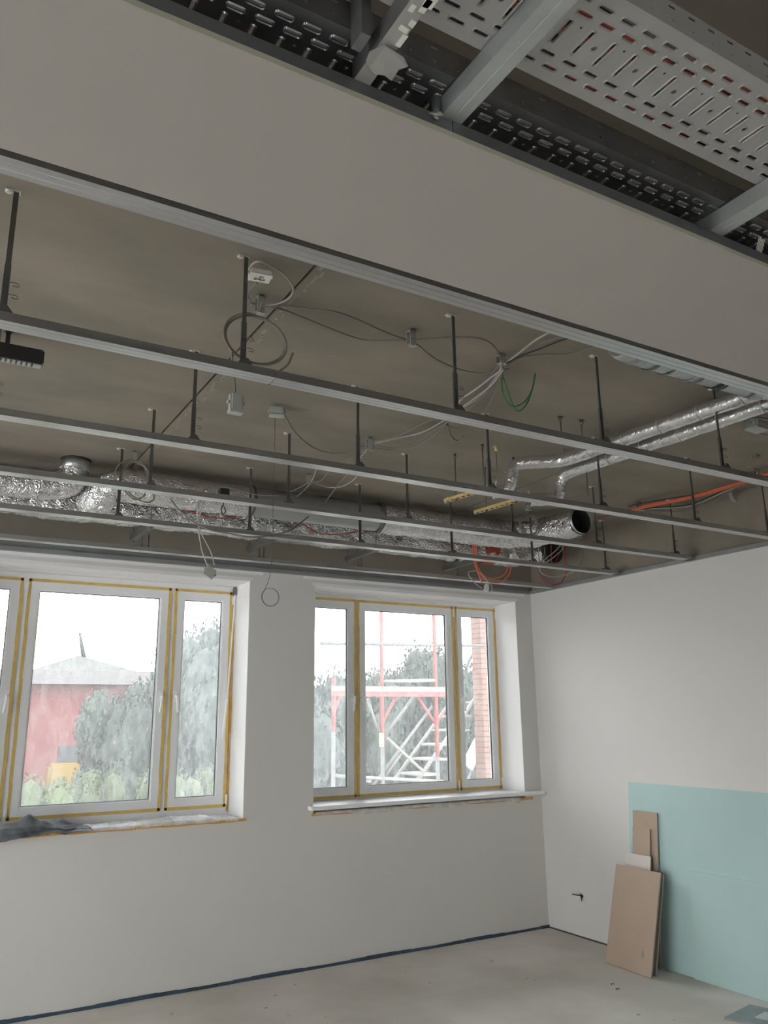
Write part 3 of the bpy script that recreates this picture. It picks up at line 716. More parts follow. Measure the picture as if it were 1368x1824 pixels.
# rails under the lower duct with short hanger rods
RX = [1.25, 2.08, 2.885, 3.80]
for i, x in enumerate(RX):
    t = thing('duct_rail', 'dark slotted rail under the lower foil duct, %s from the left' % COUNT[i], 'rail', (x, 5.3, 2.86))
    b = MB(); y0, y1 = 5.02, 5.50
    b.sheet([(x-.019, 2.925), (x-.019, 2.888), (x+.019, 2.888), (x+.019, 2.925)], y0, y1, 'y')
    obj('rail_channel', b, 'rod', t, solid=.002)
    b = MB()
    for yy in (y0+.02, y1-.015): b.cyl((x+.0, yy, 2.93), (x+.0, yy, ZS-.0005), .004, 8)
    for yy in (y0+.02, y1-.015): b.cyl((x, yy, 2.880), (x, yy, 2.892), .008, 6)
    obj('threaded_rod', b, 'rod', t)
    for (xx, yy, zb) in ((x+.03, 5.365, HT), (x+.09, 5.43, HT+.012)):
        h_ = thing('short_hanger', ('short dark hanger %s the %s duct rail from the left' % (('under', 'just right of')[yy > 5.4], COUNT[i])), 'hanger', (xx, yy, zb))
        b = MB(); b.box(xx-.004, xx+.004, yy-.002, yy+.002, zb+.004, 2.90 if yy < 5.4 else 2.93); obj('strap', b, 'rod', h_)
        b = MB(); b.box(xx-.014, xx+.014, yy-.012, yy+.012, zb, zb+.005); b.face([(xx-.014, yy-.003, zb+.005), (xx+.014, yy-.003, zb+.005), (xx+.004, yy-.003, zb+.022), (xx-.004, yy-.003, zb+.022)]); obj('foot', b, 'rod', h_)

# two slim foil pipes on the right, elbows at their far ends
def pipe(name, pts, label, seed, loc):
    t = thing('foil_pipe', label, 'pipe', loc)
    p = [Vector(q) for q in pts]; path = [p[0]]
    for i in range(1, len(p)-1):
        a = p[i] + (p[i-1]-p[i]).normalized()*min(.06, (p[i-1]-p[i]).length*.45); c = p[i] + (p[i+1]-p[i]).normalized()*min(.06, (p[i+1]-p[i]).length*.45)
        path += arc(p[i], a, c, 5)
    path.append(p[-1])
    foil('foil_sleeve', path, .040, t, seg=26, amp=.0035, seed=seed, caps=True, m='foil_pipe')
    d = (p[1]-p[0]); L = d.length
    for k in range(1, 7):
        q = p[0]+d*k/7; b = MB(); b.tube([q-d.normalized()*.004, q+d.normalized()*.004], .0405, 24, False); obj('tape_band', b, 'foil_flat', t, solid=.001)
    return t
zp = 3.14
pipe('p', [(3.285, 1.75, zp), (3.165, 3.36, zp), (2.945, 3.52, zp), (2.93, 3.55, 2.985), (2.85, 3.62, 2.97)], 'foil-wrapped pipe under the slab, left of the pair, ending in an upright elbow', 21, (3.2, 2.6, zp-.04))
pipe('p', [(3.455, 1.75, zp), (3.36, 3.42, zp), (3.345, 3.56, zp), (3.34, 3.58, 2.99), (3.17, 3.66, 2.98)], 'foil-wrapped pipe under the slab, right of the pair', 22, (3.4, 2.6, zp-.04))
# near spiral duct behind the first channel
t = thing('air_duct', 'bare spiral steel duct with black rubber joint beyond the soffit edge channel', 'air duct', (2.7, 2.0, 3.05))
yn, zn, rn = 2.03, 3.115, .078
b = MB(); n = 300; b.tube([(2.34+(3.10-2.34)*i/n, yn, zn) for i in range(n+1)], rn, 36, False, lambda i, j, th, p, d: rn + .001*max(0, math.cos((i/12 + j/36)*2*PI)-.7)/.3); obj('spiral_pipe', b, 'spiral', t)
b = MB(); b.tube([(2.26, yn, zn), (2.27, yn, zn), (2.34, yn, zn)], rn, 36, True, lambda i, j, th, p, d: (.062, .072, .080)[i]); obj('end_cap', b, 'spiral', t)
for x, wv_, m_ in ((2.44, .006, 'galv_dark'), (2.53, .005, 'galv_dark'), (2.66, .008, 'galv'), (2.70, .005, 'galv_dark'), (2.82, .012, 'black'), (2.85, .005, 'black'), (3.03, .006, 'galv_dark')):
    b = MB(); b.tube([(x-wv_, yn, zn), (x+wv_, yn, zn)], rn+.004, 36, False); obj('joint_band', b, m_, t, solid=.0015)
foil('foil_end', [(3.09, yn, zn), (3.17, yn-.02, zn)], .074, t, seed=5, amp=.008, caps=True)

# ------------------------------------------------------------ yellow rails with rods
def yrail(x0, y0, x1, y1, z, label):
    t = thing('mounting_rail', label, 'rail', ((x0+x1)/2, (y0+y1)/2, z-.02))
    a = Vector((x0, y0, z)); c = Vector((x1, y1, z)); d = (c-a); L = d.length; d.normalize(); s_ = d.cross(Vector((0,0,1))).normalized()
    b = MB(); k = int(L/.042)
    for i in range(k):
        o_ = a + d*(L*(i+.5)/k)
        b.obox(o_ + s_*.016, d, s_, (0,0,1), L/k*.5, .0022, .0012); b.obox(o_ - s_*.016, d, s_, (0,0,1), L/k*.5, .0022, .0012)
        b.obox(o_ + d*L/k*.35, d, s_, (0,0,1), L/k*.2, .014, .0012)
    b.obox(a.lerp(c, .5)+s_*.018+Vector((0,0,.007)), d, s_, (0,0,1), L/2, .001, .008); b.obox(a.lerp(c, .5)-s_*.018+Vector((0,0,.007)), d, s_, (0,0,1), L/2, .001, .008)
    obj('slotted_rail', b, 'yellow', t)
    b = MB(); b.obox(a.lerp(c, .5)+Vector((0,0,.006)), d, s_, (0,0,1), L/2, .0165, .003); obj('slot_shade', b, 'black', t)  # black strip added above the slots to paint their shade
    for f in (.22, .8):
        q = a.lerp(c, f); b = MB(); b.cyl(q+Vector((0,0,-.012)), (q.x, q.y, ZS-.0005), .0035, 8); b.cyl(q+Vector((0,0,-.008)), q+Vector((0,0,-.002)), .010, 6); b.cyl((q.x, q.y, ZS-.03), (q.x, q.y, ZS-.001), .008, 8)
        obj('threaded_rod', b, 'rod', t)
    for e, sg in ((a, -1), (c, 1)):
        b = MB(); b.tube(smooth_path([e, e+d*sg*.03+Vector((-.02*sg,0,.004)), e+d*sg*.055+Vector((-.035*sg,0,.018)), e+d*sg*.07+Vector((-.05*sg,0,.02))], 4), .006, 8); obj('connector', b, 'foil_flat', t)
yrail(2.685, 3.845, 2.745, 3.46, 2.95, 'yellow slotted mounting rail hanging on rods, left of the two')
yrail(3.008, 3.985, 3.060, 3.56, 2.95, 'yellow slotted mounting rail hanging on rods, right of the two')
for i, (x, y) in enumerate(((2.827, 2.985), (2.96, 2.97), (2.828, 3.531), (3.55, 3.55))):
    zb = (3.02, 3.10, 3.0, 3.03)[i]
    t = thing('threaded_rod', ('threaded rod with nut from slab, left of the pair before the foil pipes', 'shorter threaded rod from slab, right of the pair before the foil pipes', 'thin rod from slab just left of the upright foil elbow', 'short rod from slab right of the foil pipe ends')[i], 'rod', (x, y, zb))
    b = MB(); b.cyl((x, y, zb), (x, y, ZS-.0005), (.0035, .0035, .0015, .004)[i], 8); obj('rod', b, 'rod', t)
    b = MB(); b.cyl((x, y, ZS-.028), (x, y, ZS-.001), .009, 8); b.box(x-.014, x+.014, y-.010, y+.010, ZS-.004, ZS-.0005); obj('anchor', b, ('rod', 'rod', 'yellow', 'rod')[i], t)

# ------------------------------------------------------------ clips, boxes and cables
def clip(px, label, loc, h=.075):
    x, y, z = loc
    t = thing('cable_clamp', label, 'cable clamp', loc)
    b = MB(); b.box(x-.014, x+.014, y-.004, y, z-h, z-.008); b.box(x-.014, x+.014, y-.004, y+.028, z-.010, z-.007); b.box(x-.014, x+.014, y+.025, y+.028, z-h*.8, z-.008)
    b.box(x-.014, x+.014, y-.004, y+.020, z-h-.002, z-h+.002); b.box(x-.018, x-.006, y-.012, y, z-h-.006, z-h-.001); b.box(x+.004, x+.016, y-.012, y, z-h-.006, z-h-.001)
    obj('clamp_body', b, 'clamp', t)
    b = MB(); b.cyl((x, y+.012, z-.010), (x, y+.012, z-.0006), .007, 8); b.box(x-.010, x+.010, y+.004, y+.020, z-.004, z-.001); obj('anchor', b, 'black', t)
    return t
clip(0, 'grey cable clamp under the slab beside the marked white box', (0.9878, 2.5600, 3.2260))
clip(0, 'grey cable clamp under the slab in mid ceiling holding two cables', (1.6185, 2.5155, 3.2260))
clip(0, 'grey cable clamp gathering the cable bundle behind the fifth channel', (2.1066, 3.7318, 3.2260))
clip(0, 'grey cable clamp between the two middle channels above the spiral duct', (2.1015, 4.5205, 3.2260), .065)
clip(0, 'grey cable clamp above the cable coil left of the duct', (1.0209, 4.5943, 3.2260), .06)
clip(0, 'grey cable clamp near the right wall holding the orange cables', (4.5310, 4.0167, 3.2260), .06)
clip(0, 'grey cable clamp above the coil near the duct opening', (3.8425, 4.4522, 3.2260), .05)
clip(0, 'grey cable clamp by the right picture edge above the fourth channel', (4.5845, 3.0820, 3.2260), .05)
clip(0, 'grey cable clamp gathering the knot of grey and green cables', (2.0774, 2.5223, 3.2260), .05)

def jbox(c, half, label, ax=(1,0,0), ay=(0,1,0), az=(0,0,1), m='box_grey', name='junction_box'):
    t = thing(name, label, 'junction box', tuple(c))
    hx, hy, hz = half
    b = MB(); b.obox(c, ax, ay, az, hx, hy, hz); b.bevel(min(half)*.35, 2); obj('box_body', b, m, t)
    axv, ayv, azv = Vector(ax).normalized(), Vector(ay).normalized(), Vector(az).normalized(); cc = Vector(c)
    b = MB(); b.obox(cc-azv*hz*1.0, ax, ay, az, hx*1.04, hy*1.04, hz*.18); b.bevel(min(hz*.05, .001), 1); obj('box_lid', b, m, t)
    for s_ in (-1, 1):
        b = MB(); b.cyl(cc+axv*s_*hx, cc+axv*s_*(hx+.008), .007, 8); obj('cable_gland', b, m, t)
    return t
c0 = Vector((0.8983, 2.3489, 3.1700))
tb = jbox(c0, (.036, .026, .010), 'white junction box with black handwriting beside the second hanger', (1, -.15, 0), (.15, 1, 0), m='box_white')
def text(parent, s, c, size, rot):
    cu = bpy.data.curves.new('handwriting', 'FONT'); cu.body = s; cu.size = size; cu.align_x = 'CENTER'; cu.align_y = 'CENTER'; cu.extrude = .0002; cu.shear = .2; cu.offset = .0004
    o = bpy.data.objects.new('handwriting', cu); C.objects.link(o)
    bpy.context.view_layer.update(); dg = bpy.context.evaluated_depsgraph_get()
    me = bpy.data.meshes.new_from_object(o.evaluated_get(dg)); bpy.data.objects.remove(o)
    me.transform(Matrix.Translation(Vector(c)-worigin(parent)) @ rot)
    o = bpy.data.objects.new('handwriting', me); C.objects.link(o); me.materials.clear(); me.materials.append(M['ink']); o.parent = parent
    return o
# lettering lies on the underside, read from below
rt = Matrix(((1, 0, 0), (0, 1, 0), (0, 0, 1))).to_4x4()
rd = Matrix.Rotation(-.15, 4, 'Z') @ Matrix.Rotation(PI, 4, 'X')
text(tb, '21', c0+Vector((.002, -.010, -.0133)), .017, rd)
text(tb, 'E.PLF', c0+Vector((0, .008, -.0133)), .017, rd)

jbox((0.9177, 2.6000, 2.7968), (.024, .016, .034), 'grey junction box dangling on a cable below the hanging coil', m='box_grey')
jbox((1.4638, 3.5404, 3.1900), (.036, .022, .022), 'grey junction box fixed to the slab between two channels', (1, -.3, 0), (.3, 1, 0))
jbox((1.4438, 4.4200, 2.5188), (.030, .010, .026), 'pale square box dangling before the left window head', (1, 0, -.55), (0, 1, 0), (.55, 0, 1), m='box_grey')
jbox((3.9659, 4.8000, 2.8898), (.028, .014, .034), 'pale switch box hanging below the upper duct near the red patch', (1, 0, .15), (0, 1, 0), (-.15, 0, 1), m='box_white')
jbox((3.8869, 5.0500, 2.6935), (.016, .012, .026), 'small pale connector box dangling above the right window', (1, 0, -.3), (0, 1, 0), (.3, 0, 1), m='box_white')
jbox((3.7149, 2.4745, 3.1700), (.055, .035, .025), 'grey junction box under the slab at the right picture edge', (1, .1, 0), (-.1, 1, 0))
# octagonal lid near the right wall
o8 = Vector((4.9262, 3.5000, 3.2017)); b = MB(); b.tube([o8, o8+Vector((.0, .03, 0))], .050, 8, True)
tag(obj('junction_box', b, 'box_grey'), 'grey eight-sided box hanging by the right wall beside the orange cables', 'junction box')
# black device on the duct
q = Vector((1.5902, 4.6600, 3.0596)); t = thing('damper_motor', 'black actuator box with dangling strap on the upper duct', 'actuator', tuple(q))
b = MB(); b.box(q.x-.030, q.x+.030, q.y-.02, q.y+.03, q.z-.035, q.z+.030); b.bevel(.004, 1); obj('housing', b, 'black', t)
b = MB(); b.box(q.x-.045, q.x+.045, q.y-.022, q.y+.02, q.z-.050, q.z-.037); obj('flange', b, 'black', t)
b = MB(); b.tube(smooth_path([(q.x, q.y, q.z-.05), (q.x-.002, q.y, q.z-.075), (q.x-.014, q.y, q.z-.10), (q.x-.004, q.y, q.z-.13), (q.x+.014, q.y, q.z-.115), (q.x+.004, q.y, q.z-.085)], 4), .0035, 6); obj('strap', b, 'black', t)
# black ribbed brush trunking at far left
t = thing('cable_comb', 'black ribbed trunking piece strapped under the slab at the left picture edge', 'trunking', (.1, 3.33, 3.10))
b = MB(); b.box(-.6, .352, 3.300, 3.352, 3.104, 3.165); b.bevel(.006, 2); obj('housing', b, 'black', t)
for k in range(26):
    b = MB(); x = -.18+k*.019; b.box(x, x+.011, 3.312, 3.350, 3.0995, 3.1035); obj('tooth', b, 'box_grey', t)
b = MB(); b.box(.316, .345, 3.312, 3.350, 3.0995, 3.1035); obj('end_plate', b, 'box_grey', t)
b = MB(); b.box(.205, .222, 3.318, 3.324, 3.160, ZS-.0005); b.box(.198, .229, 3.31, 3.335, ZS-.006, ZS-.0005); obj('strap', b, 'black', t)

KB, KF, KS = .0042, .0036, .003
def cb(pts, r=KB, m='cable', label='grey cable', **k): return cable('cable', pts, r, m, label, **k)  # cable points, like clamps, boxes and scaffold, computed from image pixels at chosen depths
cb([(0.9470, 2.5668, 3.1950), (0.9254, 2.5396, 3.1950), (0.9202, 2.4976, 3.1950), (0.9230, 2.4396, 3.1950)], KF, label='short grey cable tail from the marked box down to its clamp')
cb([(0.8939, 2.4498, 3.2000), (0.8684, 2.3719, 3.2000), (0.8788, 2.3191, 3.2000), (0.9258, 2.3251, 3.2000), (0.9922, 2.3561, 3.2000), (1.0511, 2.4185, 3.2000), (1.0693, 2.4868, 3.2000), (1.0512, 2.5488, 3.2000), (1.0105, 2.5890, 3.2000), (0.9573, 2.5939, 3.2000)], KF, 'cable_white', 'pale cable looping around the marked white box')
cb([(0.9553, 2.5882, 3.1950), (1.0107, 2.5891, 3.1950), (1.0749, 2.5463, 3.1950), (1.1723, 2.5209, 3.1950), (1.2638, 2.4973, 3.1950), (1.3697, 2.5133, 3.1950), (1.4889, 2.5452, 3.1950), (1.6351, 2.5719, 3.1950), (1.6952, 2.5881, 3.1950), (1.7717, 2.6351, 3.1950), (1.8736, 2.6770, 3.1950), (1.9996, 2.7006, 3.1950), (2.0958, 2.6780, 3.1950), (2.1360, 2.6407, 3.1950), (2.1622, 2.5864, 3.1950)], KB, label='grey cable dipping right from the mid-ceiling clamp to the cable knot')
cb([(0.9597, 2.5997, 3.1950), (1.0635, 2.5776, 3.1950), (1.1737, 2.5974, 3.1950), (1.2937, 2.6273, 3.1950), (1.4152, 2.6492, 3.1950), (1.4966, 2.6420, 3.1950), (1.6302, 2.5640, 3.1950), (1.7010, 2.5122, 3.1950), (1.7804, 2.4516, 3.1950), (1.8651, 2.4131, 3.1950), (1.9353, 2.4232, 3.1950), (2.0190, 2.4761, 3.1950), (2.0981, 2.5487, 3.1950)], KB, label='grey cable sagging left of the mid-ceiling clamp then rising to the knot')
# hanging coil
b = MB(); cc = Vector((0.9930, 2.6000, 3.0635)); pp = []
for i in range(75):
    a = PI/2 + 2*PI*i/24; k = 1+.05*math.sin(i*.21)-(.05 if i > 24 else 0)
    pp.append((cc.x+.123*k*math.cos(a)-.004*(i/24), 2.60+.004*i/24, cc.z+.098*k*math.sin(a)))
pp = [(0.9630, 2.4939, 3.1600)] + pp
b.tube(smooth_path(pp, 2), KB, 7); tag(obj('cable_coil', b, 'cable'), 'grey cable coil hanging from the clamp beside the marked box', 'cable')
cb(([(0.8958, 2.6000, 2.9886), (0.8973, 2.6000, 2.9689), (0.9042, 2.6000, 2.9265), (0.9108, 2.6000, 2.8724), (0.9136, 2.6000, 2.8375)]), KB, label='grey cable dropping from the hanging coil to the dangling box')
cb([(1.1349, 2.6000, 3.0394), (1.1149, 2.6000, 2.9890), (1.0785, 2.6000, 2.9521), (1.0563, 2.6000, 2.9269), (1.0394, 2.6000, 2.8909)], KB, label='short grey cable end trailing right below the hanging coil')
cb([(1.4939, 3.5233, 3.1800), (1.6557, 3.7477, 3.1800), (1.8323, 3.9186, 3.1800), (1.9610, 3.9721, 3.1800), (2.0505, 3.9408, 3.1800), (2.0951, 3.8748, 3.1800), (2.1111, 3.7362, 3.1800)], KB, label='grey cable swinging from the slab box to the bundle clamp')
B5 = ['870 975; 980 950; 1080 900; 1150 866; 1190 850', '868 985; 1000 955; 1100 930; 1195 880; 1230 860', '868 992; 1000 958; 1110 938; 1200 892; 1240 870', '870 1002; 1000 1006; 1100 965; 1190 905; 1230 870', '868 1004; 960 1018; 1060 1000; 1150 950; 1205 900; 1235 870']
cb([(2.1094, 3.6868, 3.1850), (2.1756, 3.5556, 3.1850), (2.1878, 3.3680, 3.1850), (2.1974, 3.2466, 3.1850), (2.2058, 3.1567, 3.1850), (2.1963, 2.9758, 3.1850), (2.1482, 2.7481, 3.1850), (2.0894, 2.5526, 3.1850)], KB, label='grey bundle cable, uppermost strand right of the bundle clamp')
cb([(2.1172, 3.7053, 3.1800), (2.1964, 3.5472, 3.1800), (2.2503, 3.4255, 3.1800), (2.2548, 3.2475, 3.1800), (2.2339, 3.0633, 3.1800), (2.2275, 2.8860, 3.1800), (2.1477, 2.6568, 3.1800), (2.0901, 2.5397, 3.1800)], KB, 'cable_white', label='pale bundle cable, second strand right of the bundle clamp')
cb([(2.1149, 3.7013, 3.1700), (2.1902, 3.5373, 3.1700), (2.2621, 3.4241, 3.1700), (2.2645, 3.2528, 3.1700), (2.2683, 3.0947, 3.1700), (2.2143, 2.8368, 3.1700), (2.1694, 2.6706, 3.1700), (2.0776, 2.5217, 3.1700)], KB, label='grey bundle cable, third strand right of the bundle clamp')
cb([(2.1196, 3.7052, 3.1600), (2.2570, 3.6470, 3.1600), (2.2814, 3.4746, 3.1600), (2.2619, 3.2684, 3.1600), (2.2324, 3.1332, 3.1600)], KB, label='grey bundle cable, fourth strand sagging right of the bundle clamp')
cb([(2.1173, 3.7057, 3.1550), (2.2311, 3.6926, 3.1550), (2.3019, 3.5902, 3.1550), (2.2950, 3.3954, 3.1550), (2.2595, 3.2370, 3.1550), (2.2280, 3.1272, 3.1550)], KB, label='grey bundle cable, lowest strand sagging right of the bundle clamp')
cb([(2.2572, 3.2329, 3.1700), (2.3245, 3.2652, 3.1700), (2.3842, 3.2573, 3.1700), (2.4188, 3.2140, 3.1700), (2.4295, 3.1224, 3.1700)], KF, label='short grey cable arc just right of the fifth-channel bundle')
cb([(2.2688, 3.2132, 3.1600), (2.3455, 3.3112, 3.1600), (2.4184, 3.3817, 3.1600), (2.4621, 3.3958, 3.1600), (2.4480, 3.3285, 3.1600)], KF, label='loose grey cable hook below the fifth channel')
# knot at upper right
cb([(2.1050, 2.5559, 3.1850), (2.0893, 2.4352, 3.1850), (2.0700, 2.3042, 3.1850), (2.0728, 2.2056, 3.1850), (2.0755, 2.1117, 3.1850)], KB, 'cable_white', 'pale cable fanning up from the knot, leftmost')
cb([(2.1123, 2.5530, 3.1900), (2.1143, 2.4335, 3.1900), (2.1163, 2.3280, 3.1900), (2.1414, 2.2392, 3.1900), (2.1751, 2.1367, 3.1900)], KB, 'cable', 'grey cable fanning up from the knot, second')
cb([(2.0910, 2.5190, 3.1750), (2.1006, 2.4181, 3.1750), (2.1260, 2.3256, 3.1750), (2.1516, 2.2235, 3.1750), (2.1994, 2.1367, 3.1750)], KF, 'black', 'black cable fanning up from the knot')
cb([(2.1232, 2.5584, 3.1900), (2.1343, 2.4576, 3.1900), (2.2058, 2.3857, 3.1900), (2.2869, 2.3410, 3.1900), (2.3236, 2.2573, 3.1900), (2.3375, 2.1680, 3.1900)], KB, 'cable', 'grey cable bowing right from the knot, lowest of the fan')
cb([(2.1059, 2.5548, 3.1700), (2.1184, 2.6565, 3.1700), (2.1369, 2.7894, 3.1700), (2.1497, 2.9216, 3.1700), (2.1897, 3.0588, 3.1700)], KB, 'cable_white', 'pale cable running down left from the knot, outermost')
cb([(2.1066, 2.5561, 3.1650), (2.1622, 2.7052, 3.1650), (2.1861, 2.8372, 3.1650), (2.2027, 2.9761, 3.1650), (2.2207, 3.0828, 3.1650)], KB, 'cable_white', 'pale cable running down left from the knot, middle')
cb([(2.1084, 2.5551, 3.1650), (2.1863, 2.6920, 3.1650), (2.2682, 2.8429, 3.1650), (2.3281, 2.9689, 3.1650), (2.3878, 3.0677, 3.1650)], KF, 'cable', 'grey cable running steeply down from the knot')
GP = [(2.1818, 2.6200, 3.2357), (2.3051, 2.6200, 3.3108), (2.3464, 2.6200, 3.2901), (2.3478, 2.6200, 3.2306), (2.3247, 2.6200, 3.1488), (2.2895, 2.6200, 3.0892), (2.2454, 2.6200, 3.0517), (2.1966, 2.6200, 3.0367), (2.1581, 2.6200, 3.0691), (2.1472, 2.6200, 3.1356), (2.1558, 2.6200, 3.1893)]
cb(GP, KF, 'cable_green', 'green cable loop hanging from the knot, rounder one')
cb([(2.3373, 2.6400, 3.3264), (2.3664, 2.6400, 3.2906), (2.3542, 2.6400, 3.2039), (2.3302, 2.6400, 3.1279), (2.2978, 2.6400, 3.0688), (2.2534, 2.6400, 3.0292), (2.2231, 2.6400, 3.0487), (2.1908, 2.6400, 3.1232), (2.1735, 2.6400, 3.1753)], KF, 'cable_green', 'green cable loop hanging from the knot, deeper pointed one')
# below the fourth channel
cb([(2.1068, 3.7671, 3.1700), (2.0996, 3.8990, 3.1700), (2.0976, 4.0743, 3.1700), (2.1159, 4.2740, 3.1700), (2.1560, 4.4418, 3.1700), (2.1341, 4.5158, 3.1700)], KB, label='grey cable from bundle clamp down to the clamp above the spiral duct')
cb([(2.1086, 3.7656, 3.1650), (2.1582, 3.9576, 3.1650), (2.3020, 4.2540, 3.1650), (2.3318, 4.4708, 3.1650), (2.2855, 4.5551, 3.1650), (2.2035, 4.5391, 3.1650), (2.1171, 4.4952, 3.1650)], KB, 'cable_white', label='pale cable bowing down between bundle clamp and spiral duct clamp')
cb([(1.9997, 4.2051, 3.1600), (2.0546, 4.3428, 3.1600), (2.0985, 4.4860, 3.1600)], KF, 'cable_white', label='short pale cable above the spiral duct clamp')
cb([(2.0807, 4.4570, 3.1500), (2.0739, 4.6031, 3.1500), (2.0515, 4.7812, 3.1500), (1.9855, 4.9025, 3.1500), (1.8798, 4.9295, 3.1500), (1.7490, 4.8853, 3.1500), (1.6903, 4.9164, 3.1500), (1.6814, 5.0928, 3.1500), (1.6633, 5.2526, 3.1500)], KB, label='grey cable from the spiral duct clamp leftwards, upper strand')
cb([(2.0833, 4.4533, 3.1400), (2.1217, 4.6754, 3.1400), (2.1354, 4.8704, 3.1400), (2.0775, 4.9795, 3.1400), (1.9591, 4.9816, 3.1400), (1.8615, 4.9562, 3.1400), (1.7866, 4.9094, 3.1400)], KB, label='grey cable from the spiral duct clamp leftwards, lower strand')
cb([(2.0556, 3.6712, 3.1200), (2.1446, 3.9829, 3.1200), (2.1870, 4.2203, 3.1200), (2.2669, 4.5178, 3.1200), (2.3686, 4.9087, 3.1200), (2.4043, 5.1678, 3.1200)], KB, label='grey cable slanting across the spiral duct')
cb([(2.1999, 4.7330, 3.0000), (1.9677, 4.4500, 2.8364), (1.8515, 4.4000, 2.7790), (1.7476, 4.3800, 2.7472), (1.6433, 4.3800, 2.7366), (1.5339, 4.3800, 2.7452), (1.4236, 4.3800, 2.7533), (1.3302, 4.4000, 2.7931), (1.2609, 4.4500, 2.8651), (1.2197, 4.5000, 2.9381)], .005, label='thick grey cable sagging widely before the second channel')
cb([(1.7396, 4.3600, 2.7425), (1.8542, 4.3800, 2.7582), (2.0093, 4.4000, 2.7850), (2.1704, 4.4200, 2.8270)], .002, 'cable_white', 'thin pale wire beside the wide sagging cable')
# coil left
for i, (rr, dy) in enumerate(((1.0, 0), (.86, .02))):
    cb([Vector(v)+Vector((0, dy, 0)) for v in [(0.9263, 4.5500, 2.9932), (0.9124, 4.5500, 3.0636), (0.9293, 4.5500, 3.1147), (0.9673, 4.5500, 3.1449), (1.0072, 4.5500, 3.1510), (1.0545, 4.5500, 3.1397), (1.0943, 4.5500, 3.1023), (1.1050, 4.5500, 3.0421), (1.0777, 4.5500, 2.9528), (1.0333, 4.5500, 2.9229), (0.9856, 4.5500, 2.9530), (0.9479, 4.5500, 3.0082)]] if i == 0 else [(0.9697, 4.6000, 3.0241), (0.9633, 4.6000, 3.0845), (0.9853, 4.6000, 3.1371), (1.0189, 4.6000, 3.1571), (1.0666, 4.6000, 3.1469), (1.0984, 4.6000, 3.1103), (1.1481, 4.6000, 2.9742), (1.1325, 4.6000, 2.9377), (1.0917, 4.6000, 2.9301), (1.0320, 4.6000, 2.9530), (1.0014, 4.6000, 2.9796)], KB, label=('grey cable coil left of the duct start, outer loop', 'grey cable coil left of the duct start, inner loop')[i])
cb([(1.4564, 4.7450, 3.0128)]+([(1.3533, 4.4100, 2.9056), (1.3530, 4.4100, 2.8330), (1.3641, 4.4100, 2.7502), (1.3763, 4.4100, 2.6918), (1.3897, 4.4100, 2.6338), (1.4256, 4.4100, 2.5519)]), KF, 'cable_white', 'pale cable holding the dangling square box, left one')
cb([(1.4846, 4.7450, 3.0164)]+([(1.3806, 4.4100, 2.9151), (1.3674, 4.4100, 2.8346), (1.3736, 4.4100, 2.7512), (1.4049, 4.4100, 2.6947), (1.4439, 4.4100, 2.6269), (1.4649, 4.4100, 2.5599)]), KF, 'cable_white', 'pale cable holding the dangling square box, right one')
cb([(1.3487, 4.5000, 2.9633), (1.4020, 4.5000, 3.0076), (1.4567, 4.5000, 3.0376), (1.5192, 4.5000, 3.0511), (1.6091, 4.5000, 3.0478), (1.7406, 4.5000, 3.0330), (1.8993, 4.5000, 3.0471)], KB, label='grey cable arching over the black actuator')
# thin wire with end coil before the wall
x0, y0_, z0_ = (1.4836, 3.6089, 3.1900)
ww = [(x0, y0_, z0_), (x0+.001, y0_, 2.9), (x0, y0_, 2.6), (x0-.002, y0_, 2.42), (x0-.016, y0_, 2.345)]
wc = Vector((1.4730, 3.5800, 2.2714))
for i in range(50):
    a = PI*.85 + 2*PI*i/20; k = 1+(.10*math.sin(i*.3)); ww.append((wc.x+.043*k*math.cos(a)-.002*i/20, 3.58+.002*i/20, wc.z+.043*k*math.sin(a)))
b = MB(); b.tube(smooth_path(ww, 3), .0013, 6); tag(obj('wire_coil', b, 'rod'), 'thin wire hanging from the slab with a coiled end between the windows', 'wire')
# orange bundle at right
for i, off in enumerate((0, 1, 2)):
    P_ = [[(4.5265, 4.1069, 3.1700), (4.5075, 3.9734, 3.1700), (4.5414, 3.8478, 3.1700), (4.5843, 3.7134, 3.1700), (4.6033, 3.5247, 3.1700), (4.6032, 3.3884, 3.1700), (4.5974, 3.2351, 3.1700), (4.5768, 3.0608, 3.1700), (4.5579, 2.9132, 3.1700)], [(4.5487, 4.1279, 3.1700), (4.5292, 3.9933, 3.1700), (4.5630, 3.8669, 3.1700), (4.6057, 3.7316, 3.1700), (4.6294, 3.5458, 3.1700), (4.6288, 3.4084, 3.1700), (4.6174, 3.2500, 3.1700), (4.5961, 3.0746, 3.1700), (4.5766, 2.9261, 3.1700)], [(4.5045, 4.0861, 3.1700), (4.4860, 3.9536, 3.1700), (4.5201, 3.8289, 3.1700), (4.5631, 3.6954, 3.1700), (4.5825, 3.5080, 3.1700), (4.5778, 3.3687, 3.1700), (4.5776, 3.2203, 3.1700), (4.5577, 3.0472, 3.1700), (4.5393, 2.9005, 3.1700)]][i]
    cb(P_, .0045, 'cable_orange', 'orange cable rising to the right wall, %s of three' % ('middle', 'lowest', 'uppermost')[i])
cb([(4.5315, 4.0880, 3.1700), (4.6027, 3.9468, 3.1700), (4.7010, 3.8559, 3.1700), (4.7544, 3.7507, 3.1700), (4.7075, 3.5685, 3.1700), (4.6486, 3.4046, 3.1700), (4.6274, 3.2575, 3.1700)], KB, 'black', 'black cable bowing below the orange cables')
cb([(4.4327, 4.0403, 3.1800), (4.4578, 3.9041, 3.1800), (4.5226, 3.7437, 3.1800), (4.5995, 3.5603, 3.1800), (4.6083, 3.3720, 3.1800), (4.6131, 3.2272, 3.1800)], KB, 'black', 'black cable running above the orange cables')
